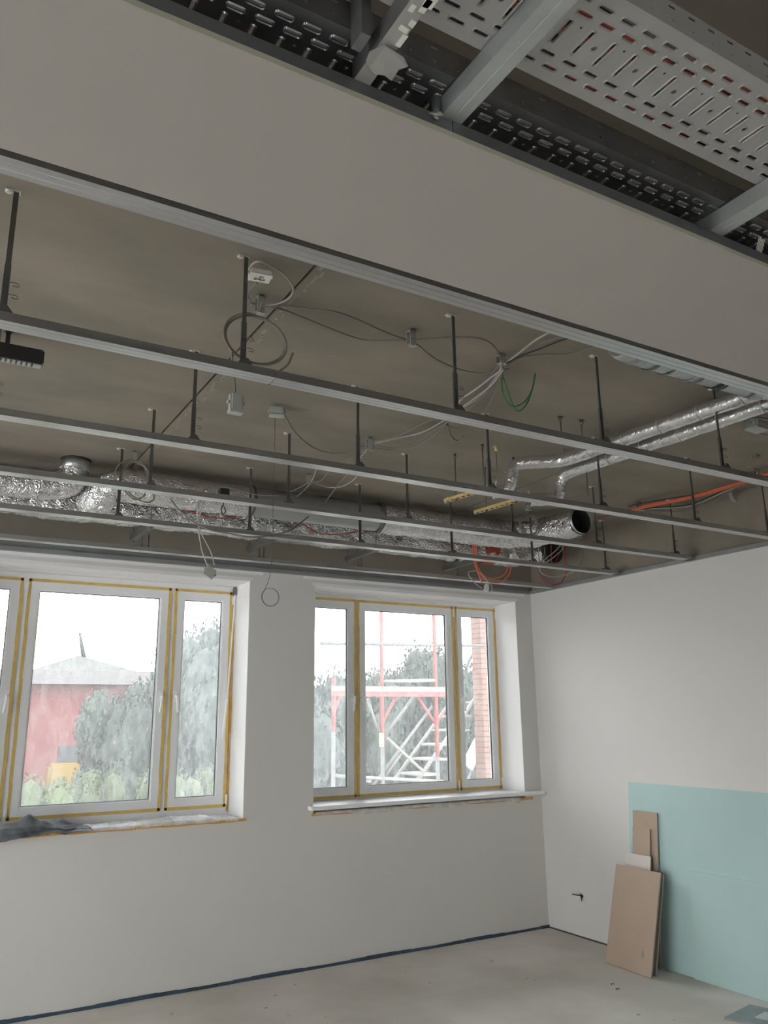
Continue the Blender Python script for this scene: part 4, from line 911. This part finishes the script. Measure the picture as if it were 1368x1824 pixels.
cb([(4.5271, 4.0845, 3.1650), (4.6037, 3.9482, 3.1650), (4.7132, 3.8670, 3.1650), (4.7721, 3.7660, 3.1650), (4.7294, 3.5867, 3.1650), (4.6745, 3.4253, 3.1650), (4.6318, 3.2615, 3.1650)], KB, 'cable_white', 'pale cable bowing below the orange cables')
cb([(4.5158, 3.9606, 3.1500), (4.6596, 3.9326, 3.1500), (4.7823, 3.8842, 3.1500), (4.8306, 3.7951, 3.1500), (4.7957, 3.6213, 3.1500), (4.6939, 3.4231, 3.1500), (4.6004, 3.2583, 3.1500)], KF, 'cable', 'lowest grey cable bowing beneath the orange cables')
cb([(4.4792, 4.4037, 3.1800), (4.5004, 4.3236, 3.1800), (4.5203, 4.1954, 3.1800), (4.5728, 4.1021, 3.1800)], KB, 'cable_red', 'dark red cable leading left from the orange cables')
# coil above the duct opening
for i in range(3):
    cc = Vector((3.9324, 4.5500, 3.1081)); dx = (-.012, .004, .016)[i]; R1 = (.088, .076, .092)[i]
    pp = [(cc.x+dx+R1*math.sin(a)*(1+.05*math.sin(3*a+i)), 4.55+.012*i, cc.z-.012+R1*.92*math.cos(a)) for a in [2*PI*k/22 for k in range(23)]]
    cb([(3.9251, 4.5500, 3.2331)]+pp, KB, 'cable', 'grey cable ring hanging above the duct opening, %s' % ('left ring', 'inner ring', 'right ring')[i])
# orange and pale loops right of centre
cb(upf([(3.7454, 5.0200, 3.0141), (3.7483, 5.0200, 2.9411), (3.7550, 5.0200, 2.8688), (3.7799, 5.0200, 2.8086), (3.8195, 5.0200, 2.7135)]), KB, 'cable_orange', 'orange cable dropping before the window wall, leftmost strand')
cb(upf([(3.7598, 5.0000, 3.0117), (3.7562, 5.0000, 2.9382), (3.7577, 5.0000, 2.8656), (3.7902, 5.0000, 2.8063), (3.8389, 5.0000, 2.7667), (3.9153, 5.0000, 2.7580), (3.9942, 5.0000, 2.7786), (4.0492, 5.0000, 2.8218), (4.0680, 5.0000, 2.8688)]), KB, 'cable_orange', 'orange cable loop before the window wall, upper loop')
cb(upf([(3.7460, 5.0000, 2.9894), (3.7382, 5.0000, 2.9054), (3.7517, 5.0000, 2.8444), (3.7886, 5.0000, 2.7752), (3.8501, 5.0000, 2.7365), (3.9392, 5.0000, 2.7244), (4.0183, 5.0000, 2.7449), (4.0773, 5.0000, 2.8061), (4.1027, 5.0000, 2.8717)]), KB, 'cable_orange', 'orange cable loop before the window wall, lower loop')
cb([(3.7909, 4.9800, 2.6678), (3.7322, 4.9800, 2.6962), (3.6845, 4.9800, 2.7385), (3.6615, 4.9800, 2.7774), (3.6996, 4.9800, 2.7958), (3.7558, 4.9800, 2.7951), (3.8350, 4.9800, 2.7396), (3.8811, 4.9800, 2.6967), (3.8817, 4.9800, 2.6607), (3.8489, 4.9800, 2.6432)], KF, 'cable_white', 'pale cable loop dangling at the small connector box')
cb(up([(4.3022, 4.9500, 2.9037), (4.3504, 4.9500, 2.9057), (4.4233, 4.9500, 2.9521), (4.5274, 4.9500, 3.0217), (4.5815, 4.9500, 3.0710), (4.6070, 4.9500, 3.1180)]), KB, 'cable_white', 'pale cable arcing over the lower duct mouth, outer')
cb(up([(4.3499, 4.9500, 2.8992), (4.4061, 4.9500, 2.9104), (4.4793, 4.9500, 2.9516), (4.5542, 4.9500, 3.0021), (4.6080, 4.9500, 3.0458), (4.6352, 4.9500, 3.1097)]), KB, 'cable_white', 'pale cable arcing over the lower duct mouth, inner')
cb(upf([(4.3534, 4.9500, 2.8543), (4.4124, 4.9500, 2.8138), (4.4814, 4.9500, 2.8051), (4.5669, 4.9500, 2.8171), (4.6550, 4.9500, 2.8436), (4.7306, 4.9500, 2.8794)]), KB, 'cable_white', 'pale cable sagging below the lower duct mouth')
cb(up([(4.3620, 4.9700, 2.8313), (4.4130, 4.9700, 2.7761), (4.4944, 4.9700, 2.7476), (4.5805, 4.9700, 2.7646), (4.6271, 4.9700, 2.8084), (4.6537, 4.9700, 2.8654), (4.6547, 4.9700, 2.9594), (4.6646, 4.9700, 3.0716), (4.6393, 4.9700, 3.1139)]), KB, 'cable_red', 'red cable loop sagging below the lower duct mouth')
cb(upf([(4.5252, 4.9900, 2.9076), (4.5800, 4.9900, 2.9673), (4.6375, 4.9900, 3.0504), (4.6716, 4.9900, 3.1097)]), KF, 'cable_red', 'short red cable at the lower duct mouth')
cb(upf([(4.7877, 4.9000, 3.0536), (4.7858, 4.9000, 3.0032), (4.7667, 4.9000, 2.9571), (4.7369, 4.9000, 2.9049)]), KF, 'cable', 'short brown cable end before the right wall')
cb(upf([(4.3781, 4.9700, 3.0442), (4.3661, 4.9700, 2.9777), (4.3899, 4.9700, 2.9254), (4.4301, 4.9700, 2.9944), (4.4344, 4.9700, 3.0496)]), KB, 'cable', 'grey cable ring at the left rim of the lower duct mouth')
cb([(2.2817, 5.0500, 3.0329), (2.3526, 5.0500, 3.0035), (2.4063, 5.0500, 2.9803), (2.4602, 5.0500, 2.9735), (2.5510, 5.0500, 2.9787), (2.6433, 5.0500, 2.9968), (2.7230, 5.0500, 3.0162), (2.8039, 5.0500, 3.0437)], KF, 'cable_red', 'dark red cable lying along the lower foil duct, right stretch')
cb([(1.4377, 4.9800, 3.0052), (1.5130, 4.9800, 2.9989), (1.5744, 4.9800, 2.9870), (1.6515, 4.9800, 2.9821), (1.7292, 4.9800, 2.9895), (1.8076, 4.9800, 3.0141), (1.8874, 4.9800, 3.0352), (1.9851, 4.9800, 3.0507)], KF, 'cable_red', 'dark red cable lying along the lower foil duct, left stretch')
q = (3.9685, 4.8000, 2.9297)
cb([q, (q[0]+.004, q[1], q[2]+.08), (q[0], q[1], ZS-.001)], KF, 'cable_white', 'pale cable holding the pale switch box before the duct')
# cables at the right picture edge
cb([(3.6818, 2.5209, 3.1600), (3.5790, 2.4380, 3.1600), (3.5919, 2.3927, 3.1600), (3.6649, 2.3720, 3.1600)], KF, 'cable', 'grey cable arching over the right edge box')
cb([(3.7028, 2.4989, 3.1500), (3.7936, 2.5116, 3.1500), (3.8572, 2.5088, 3.1500), (3.9065, 2.4928, 3.1500)], KF, 'cable', 'grey cable leaving the right edge box')
cb([(4.4970, 2.9000, 3.3826), (4.4117, 2.9000, 3.3604), (4.3371, 2.9000, 3.2983), (4.3033, 2.9000, 3.2400), (4.3146, 2.9000, 3.2117), (4.3582, 2.9000, 3.2336), (4.3862, 2.9000, 3.2607)], KF, 'cable', 'grey cable hook hanging below the right edge box')
cb([(4.4853, 2.9200, 3.3675), (4.3932, 2.9200, 3.2983), (4.3127, 2.9200, 3.2323), (4.2751, 2.9200, 3.1814), (4.2564, 2.9200, 3.1413)], KF, 'cable_white', 'pale cable trailing down at the right picture edge')

# ------------------------------------------------------------ boards leaning on the right wall
def lean(name, L, u, w_, h, th, tk, label, m, me, lift=0.0, rot=0):
    L = Vector(L); u = Vector(u).normalized(); n = Vector((-u.y, u.x, 0)); n = n if n.x > 0 else -n
    v = (n*math.sin(th)+Vector((0,0,math.cos(th)))).normalized(); nn = (n*math.cos(th)-Vector((0,0,math.sin(th)))).normalized()
    t = thing(name, label, 'plasterboard', tuple(L+u*w_/2))
    L = L + Vector((0,0,tk*math.sin(th)+.0005))
    c = L+u*w_/2+v*h/2+nn*tk/2
    b = MB(); b.obox(c-nn*(tk/2-.0006), u, v, nn, w_/2, h/2, .0006); obj('face_paper', b, m, t)
    b = MB(); b.obox(c+nn*.0006, u, v, nn, w_/2-.0004, h/2-.0004, tk/2-.0006); obj('core', b, me, t)
    return t, (L, u, v, nn)
lean('plasterboard_sheet', (4.811, 4.712, 0), (0,-1,0), 2.6, 1.215, .073, .0125, 'large green plasterboard sheet leaning on the right wall', 'green_board', 'green_edge')
lean('plasterboard_sheet', (4.793, 4.157, 0), (0,-1,0), 1.9, .668, .074, .015, 'smaller green plasterboard sheet leaning in front of the large one', 'green_board', 'green_edge')
lean('plasterboard_offcut', (4.772, 4.660, 0), (0,-1,0), .232, 1.020, .097, .0125, 'tall narrow tan plasterboard offcut, the highest of the tan ones', 'tan_board', 'tan_edge')
lean('plasterboard_offcut', (4.735, 4.650, 0), (0,-1,0), .165, .905, .122, .0125, 'tan plasterboard offcut in front of the tallest one, slightly lower', 'tan_board', 'tan_edge')
lean('plasterboard_offcut', (4.675, 4.700, 0), (0,-1,0), .238, .730, .180, .0125, 'white plasterboard offcut between the tan pieces', 'white_board', 'tan_edge')
lean('plasterboard_offcut', (4.612, 4.735, 0), (0,-1,0), .405, .645, .252, .0125, 'tan plasterboard offcut directly behind the front one', 'tan_board', 'tan_edge')
tf, (L, u, v, nn) = lean('plasterboard_offcut', (4.575, 4.755, 0), (-.018,-.433,0), .436, .660, .262, .0125, 'wide tan plasterboard offcut in front, leaning lowest', 'tan_board', 'tan_edge')
b = MB(); b.obox(L+u*.345+v*.125-nn*.0004, u, v, nn, .008, .024, .0004); b.obox(L+u*.30+v*.24-nn*.0004, u, v, nn, .005, .006, .0004)
obj('scuff_mark', b, 'tan_edge', tf)

# cable ends at the right wall
t = thing('wall_cable_outlet', 'black cable ends poking out of a hole in the right wall', 'cable', (4.90, 5.32, .30))
b = MB(); q = Vector((4.9130, 5.3127, 0.3105)); b.cyl((4.913, q.y, q.z), (4.905, q.y, q.z), .012, 10); obj('hole_rim', b, 'black', t)
b = MB(); b.tube(smooth_path([q, q+Vector((-.03, .02, .006)), q+Vector((-.06, .05, .012))], 4), .0045, 6); obj('cable_end', b, 'black', t)
b = MB(); b.tube(smooth_path([q, q+Vector((-.012, .0, -.012)), q+Vector((-.02, -.015, -.035))], 4), .0040, 6); obj('cable_end', b, 'black', t)
b = MB(); b.tube(smooth_path([q, q+Vector((-.012, -.0, .012)), q+Vector((-.02, -.004, .022))], 4), .0040, 6); obj('cable_end', b, 'black', t)
# packet on the floor, bottom right
t = thing('floor_packet', 'flat grey-blue packet with a white paper label on the floor, bottom right', 'packet', (4.6, 3.4, 0))
def poly(b, pts, z0, z1):
    a = [b.b.verts.new((x, y, z0)) for x, y in pts]; c = [b.b.verts.new((x, y, z1)) for x, y in pts]
    b.b.faces.new(a[::-1]); b.b.faces.new(c)
    for i in range(len(pts)): b.b.faces.new((a[i], a[(i+1)%len(pts)], c[(i+1)%len(pts)], c[i]))
    return b
obj('wrapper', poly(MB(), [(4.36, 3.50), (4.33, 3.57), (4.64, 3.63), (4.76, 3.24), (4.50, 3.14)], .0005, .012), 'packet', t)
obj('paper_label', poly(MB(), [(4.47, 3.475), (4.60, 3.50), (4.68, 3.26), (4.54, 3.22)], .0125, .0135), 'paper', t)
# small debris on the floor
for i, (px_, py_) in enumerate([(4.2535, 4.3544, -0.0000)[:2], (4.2058, 4.2639, 0.0000)[:2]]):
    b = MB(); b.tube(smooth_path([(px_, py_, .004), (px_+.010, py_+.012, .006), (px_-.007, py_+.022, .004), (px_-.013, py_+.006, .004)], 3), .002, 5)
    tag(obj('wire_scrap', b, 'black'), ('short dark wire scrap on the floor, nearer the leaning boards', 'short dark wire scrap on the floor, farther from the leaning boards')[i], 'scrap')
for i in range(40):
    pass
b = MB()
for i in range(70):
    x = random.uniform(.8, 4.6); y = random.uniform(3.2, 5.6); s_ = random.uniform(.004, .012)
    if x > 4.2 and y < 4.9: continue
    b.obox((x, y, .0012), (1, random.random(), 0), (-random.random(), 1, 0), (0,0,1), s_, s_*.6, .001)
tag(obj('plaster_crumbs', b, 'outer'), 'small plaster crumbs scattered over the screed floor', 'debris', kind='stuff')

# ------------------------------------------------------------ outside
GZ = -3.2
struct(obj('ground_outside', MB().box(-120, 160, YO+.3, 220, GZ-.2, GZ), 'grass'))
# red building
t = thing('red_building', 'long red building with pale roof band far beyond the left window', 'building', (9, 58, GZ))
b = MB(); b.box(-16, 13.5, 52, 66, GZ, 3.9); obj('facade', b, 'red_wall', t)
b = MB(); b.box(-17, 14.2, 51.2, 67, 3.9, 4.7); obj('roof_band', b, 'roof_white', t)
b = MB(); v_ = [(6.5, 52.5, 4.7), (13, 52.5, 4.7), (13, 62, 4.7), (6.5, 62, 4.7), (9.9, 57, 6.0)]
vv = [b.b.verts.new(p) for p in v_]; b.b.faces.new(vv[:4])
for i in range(4): b.b.faces.new((vv[i], vv[(i+1)%4], vv[4]))
obj('roof', b, 'roof_green', t)
b = MB(); b.tube([(10.3, 57, 5.8), (9.9, 57, 7.5)], .25, 8, rfun=lambda i, j, th, p, d: (.17, .07)[i]); obj('chimney', b, 'roof_green', t)
for i in range(2):
    wd_ = MB().box(8.4+i*1.5, 9.5+i*1.5, 51.9, 52.0, -.6, .4); obj('window', wd_, 'gasket', t)
b = MB(); b.box(7.4, 9.2, 48.5, 49.6, GZ, -.45); b.bevel(.2, 2)
tag(obj('skip_container', b, 'skip_paint'), 'small yellow container outside by the red building', 'container')
# trees
def crown_mesh(seed, n=7000):
    rnd = random.Random(seed); b = bmesh.new(); blobs = [(Vector((rnd.gauss(0,.33), rnd.gauss(0,.33), rnd.uniform(-.45,.5))), rnd.uniform(.30,.52)) for _ in range(16)]
    for i in range(n):
        c, r = blobs[rnd.randrange(16)]; d = Vector((rnd.gauss(0,1), rnd.gauss(0,1), rnd.gauss(0,1))).normalized()
        p = c+d*r*rnd.uniform(.75, 1.0); a = Vector((rnd.gauss(0,1), rnd.gauss(0,1), rnd.gauss(0,1))).normalized(); q = a.cross(d).normalized(); s_ = rnd.uniform(.018, .038)
        b.faces.new([b.verts.new(p+a*s_), b.verts.new(p+q*s_), b.verts.new(p-a*s_), b.verts.new(p-q*s_*.8)])
    for c, r in blobs: bmesh.ops.create_icosphere(b, subdivisions=2, radius=r*.74, matrix=Matrix.Translation(c))
    me = bpy.data.meshes.new('crown'); b.to_mesh(me); b.free(); return me
CM = [crown_mesh(i) for i in range(3)]
for me in CM: me.materials.append(M['leaf'])
LM = [me.copy() for me in CM]
for me in LM: me.materials.clear(); me.materials.append(M['leaf_light'])
def tree(x, y, h, wdt, label, light=False, seed=0, shrub=False, group=None):
    t = thing('shrub' if shrub else 'tree', label, 'shrub' if shrub else 'tree', (x, y, GZ), group)
    me = (LM if light else CM)[seed % 3]
    o = bpy.data.objects.new('foliage', me); C.objects.link(o); o.parent = t; o.scale = (wdt, wdt, h*.46); o.location = (0, 0, h*.56); o.rotation_euler = (0, 0, seed*1.3)
    b = MB(); b.tube([(x, y, GZ), (x+.1, y, GZ+h*.35), (x, y, GZ+h*.7)], .2, 8, rfun=lambda i, j, th, p, d: (.22, .16, .08)[i]*(.4 if shrub else 1)); obj('trunk', b, 'bark', t)
T = [(6.35, 30, 6.1, 1.3, 'lowest dark tree outside, leftmost in the left window'), (6.75, 27, 6.8, 1.7, 'dark tree outside, at the right side of the wide left pane'),
     (8.0, 26, 8.5, 1.75, 'tall dark tree outside behind the narrow pane of the left window'), (9.9, 27.5, 8.8, 1.8, 'tall dark tree outside seen at the right rim of the narrow left pane'),
     (12.0, 25, 7.1, 1.7, 'dark tree outside, leftmost in the right window'), (14.1, 26, 7.5, 1.7, 'dark tree outside behind the left scaffold post'),
     (15.9, 26.5, 7.3, 1.7, 'dark tree outside behind the scaffold braces'), (17.7, 26.5, 8.4, 1.8, 'taller dark tree outside behind the right scaffold post'), (19.9, 27, 8.0, 1.8, 'dark tree outside behind the scaffold stair'), (22.2, 27.5, 8.0, 1.8, 'dark tree outside, rightmost, partly behind the brick pier')]
for i, (x, y, h, wdt, lab) in enumerate(T): tree(x, y, h, wdt, lab, False, i)
for i, x in enumerate((2.7, 4.4, 6.1, 7.8)):
    tree(x, 21.5+.5*(i % 2), 3.95+.15*(i % 3), 1.0, 'pale green shrub outside the left window, %s from the left' % COUNT[i], True, i, True)

# scaffold tower: posts, ledgers, lattice girder, braces
t = thing('scaffold_tower', 'red and grey tube scaffold standing outside the right window', 'scaffold', (7.2, 9.6, GZ))
YS = 9.6
def tubep(name, a, c, r=.024, m='sc_grey'):
    b = MB(); b.cyl(a, c, r, 10); return obj(name, b, m, t)
def spx(x, y, Y=YS): return (x, y)
PX1, PX2, PX3 = (4.8442, 9.6000, 1.5755), (5.5646, 9.6000, 1.5641), (6.4273, 9.6000, 1.5504)
zt = (5.5635, 9.6000, 2.1808)[2]
def post(x, y, zsplit, ztop):
    tubep('post', (x, y, GZ), (x, y, zsplit), .026, 'sc_grey'); tubep('post', (x, y, zsplit), (x, y, ztop), .027, 'sc_red')
post(PX1[0], YS, 1.55, 2.22); post(PX2[0], YS, 1.35, 3.6); post(PX3[0], YS, 1.2, 4.3)
post(PX2[0]+.05, YS+.9, 1.2, 2.2)
tubep('ledger', (4.6438, 9.6000, 2.6619), (7.2922, 9.6000, 2.7233), .022, 'sc_grey')
tubep('ledger', (5.5636, 9.6000, 2.1882), (6.4302, 9.6000, 2.2143), .024, 'sc_white')
b = MB(); p = Vector((4.8260, 9.6000, 2.0231)); q = Vector((6.5213, 9.6000, 2.1235)); z_lo = 2.0; 
p1_ = Vector((4.8256, 9.6000, 2.0938)); q1_ = Vector((6.5612, 9.6000, 2.1853))
b.box(p.x-.02, q.x+.10, YS-.04, YS-.01, p.z-.03, p.z+.03); obj('girder_chord', b, 'sc_red', t)
b = MB(); b.box(p.x-.02, q.x+.10, YS-.05, YS-.02, p.z+.031, p.z+.10); obj('girder_web', b, 'sc_white', t)
for k in range(7):
    x = p.x+.15+k*.27; b = MB(); b.box(x, x+.03, YS-.052, YS-.0505, p.z+.035, p.z+.095); obj('girder_slot', b, 'sc_grey', t)
for a, c, m_ in (((4.8374, 9.6200, 1.7495), (4.9501, 9.6200, 1.9959), 'sc_red'), ((5.5684, 9.6200, 1.6357), (5.8003, 9.6200, 1.9991), 'sc_red'), ((6.1235, 9.6200, 2.0154), (6.4246, 9.6200, 1.6250), 'sc_red'), ((6.4241, 9.6200, 1.6100), (6.5609, 9.6200, 1.7891), 'sc_red'),
                 ((5.3582, 9.6200, 1.9613), (5.4992, 9.6200, 1.5651), 'sc_grey'), ((5.6008, 9.6200, 1.4775), (6.0868, 9.6200, 2.0002), 'sc_grey'), ((5.4250, 9.6200, 0.8658), (6.3766, 9.6200, 1.8653), 'sc_grey'), ((5.6521, 9.6200, 1.4550), (6.2145, 9.6200, 1.0073), 'sc_white'), ((5.5941, 9.6200, 0.9621), (5.9106, 9.6200, 1.3053), 'sc_grey'),
                 ((4.8569, 9.6200, 1.0276), (5.3922, 9.6200, 0.9225), 'sc_white')):
    tubep('brace', a, c, .02, m_)
tubep('ledger', (4.8310, 9.6000, 1.0162), (6.5148, 9.6000, 0.8728), .022, 'sc_white')
b = MB(); q = Vector((5.4911, 9.5200, 1.4244)); b.box(q.x-.02, q.x+.03, q.y-.03, q.y+.0, q.z-.07, q.z+.10); obj('yellow_tag', b, 'yellow', t)
# stair flight
t = thing('scaffold_stair', 'white scaffold stair flight beside the brick pier outside', 'stair', (9.0, 10.2, GZ))
YS2 = 10.3
S0 = Vector((6.5263, 10.3000, 0.8334)); S1 = Vector((7.6786, 10.3000, 2.0595))
for dy in (0, .6):
    b = MB(); b.tube([S0+Vector((0,dy,0)), S1+Vector((0,dy,0))], .03, 8); obj('stringer', b, 'sc_white', t)
for k in range(6):
    c_ = S0.lerp(S1, (k+.4)/6); b = MB(); b.box(c_.x, c_.x+.32, YS2, YS2+.6, c_.z-.015, c_.z+.015); obj('tread', b, 'sc_white', t)
b = MB(); b.tube(smooth_path([(7.4631, 10.3000, 2.4447), (7.5551, 10.3000, 2.6000), (7.6890, 10.3000, 2.7069), (7.8632, 10.3000, 2.7122)], 5), .025, 8); obj('handrail', b, 'sc_grey', t)
b = MB(); b.tube(smooth_path([(7.3889, 10.3000, 0.7707), (7.5517, 10.3000, 0.9625), (7.7303, 10.3000, 0.9879), (7.9141, 10.3000, 0.8675)], 5), .025, 8); obj('handrail', b, 'sc_grey', t)
b = MB(); a_ = Vector((7.3839, 10.2500, 1.0107)); c_ = Vector((7.7628, 10.2500, 1.5260)); d_ = (c_-a_).normalized(); nn_ = Vector((0,1,0)).cross(d_)
b.obox(a_.lerp(c_, .5), d_, (0,1,0), nn_, (c_-a_).length/2, .02, .10); obj('toe_board', b, 'outer', t)
# brick pier of the neighbouring wing
BX0 = (7.5323, 10.0000, 2.3459)[0]
t = thing('brick_pier', 'pale brick corner of the neighbouring wing seen at the right window edge', 'wall', (BX0+.5, 10.4, GZ))
obj('core', MB().box(BX0+.012, BX0+2.2, 10.012, 10.24, GZ, 3.9), 'mortar', t)
bm_ = MB(); bm_.box(0, .235, 0, .012, 0, .064); bm_.bevel(.003, 1)
brick0 = obj('brick', bm_, 'brick', t); off0 = Vector(t.location)
brick0.location = Vector((BX0, 10.0, 0))-off0 + Vector((0, 0, 0)); bme = brick0.data
bme.transform(Matrix.Translation(off0))
rows = 44; z_ = .45; cnt = 0
for r in range(rows):
    sb = brick0.copy(); C.objects.link(sb); sb.parent = t; sb.rotation_euler = (0, 0, PI/2); sb.location = Vector((BX0+.0125, 10.0, z_+r*.076))-off0
    for cidx in range(3):
        x = BX0 + cidx*.245 - (.12 if r % 2 else 0)
        if x < BX0-.001 and cidx == 0:
            x = BX0; 
            br = brick0.copy(); br.scale = (.49, 1, 1)
        else: br = brick0.copy()
        C.objects.link(br); br.parent = t; br.location = Vector((x, 10.0+random.uniform(-.003,.002), z_+r*.076))-off0; cnt += 1
bpy.data.objects.remove(brick0)

# repeats of one kind share a group
GROUPS = {'ceiling_hanger': 'strap hangers under the slab', 'short_hanger': 'short hangers by the duct rails', 'duct_rail': 'rails under the lower duct',
          'cable_clamp': 'cable clamps under the slab', 'junction_box': 'junction boxes around the ceiling', 'air_duct': 'round air ducts', 'foil_pipe': 'pair of foil pipes',
          'support_strut': 'struts under the cable trays', 'cable_tray': 'perforated cable trays', 'mounting_rail': 'yellow mounting rails', 'threaded_rod': 'loose threaded rods',
          'tree': 'trees outside', 'shrub': 'shrubs outside the left window', 'plasterboard_sheet': 'green plasterboard sheets', 'plasterboard_offcut': 'leaning plasterboard offcuts',
          'window_sill': 'window sills', 'plastic_sheet': 'plastic films on the sills', 'wire_scrap': 'wire scraps on the floor'}
for o in S.objects:
    if o.parent is None:
        k = o.name.split('.')[0]
        if k in GROUPS: o['group'] = GROUPS[k]
        if k == 'cable': o['group'] = 'cables in the pale tray' if 'in the pale tray' in o['label'] or 'middle of the pale tray' in o['label'] else 'loose cables in the open ceiling'
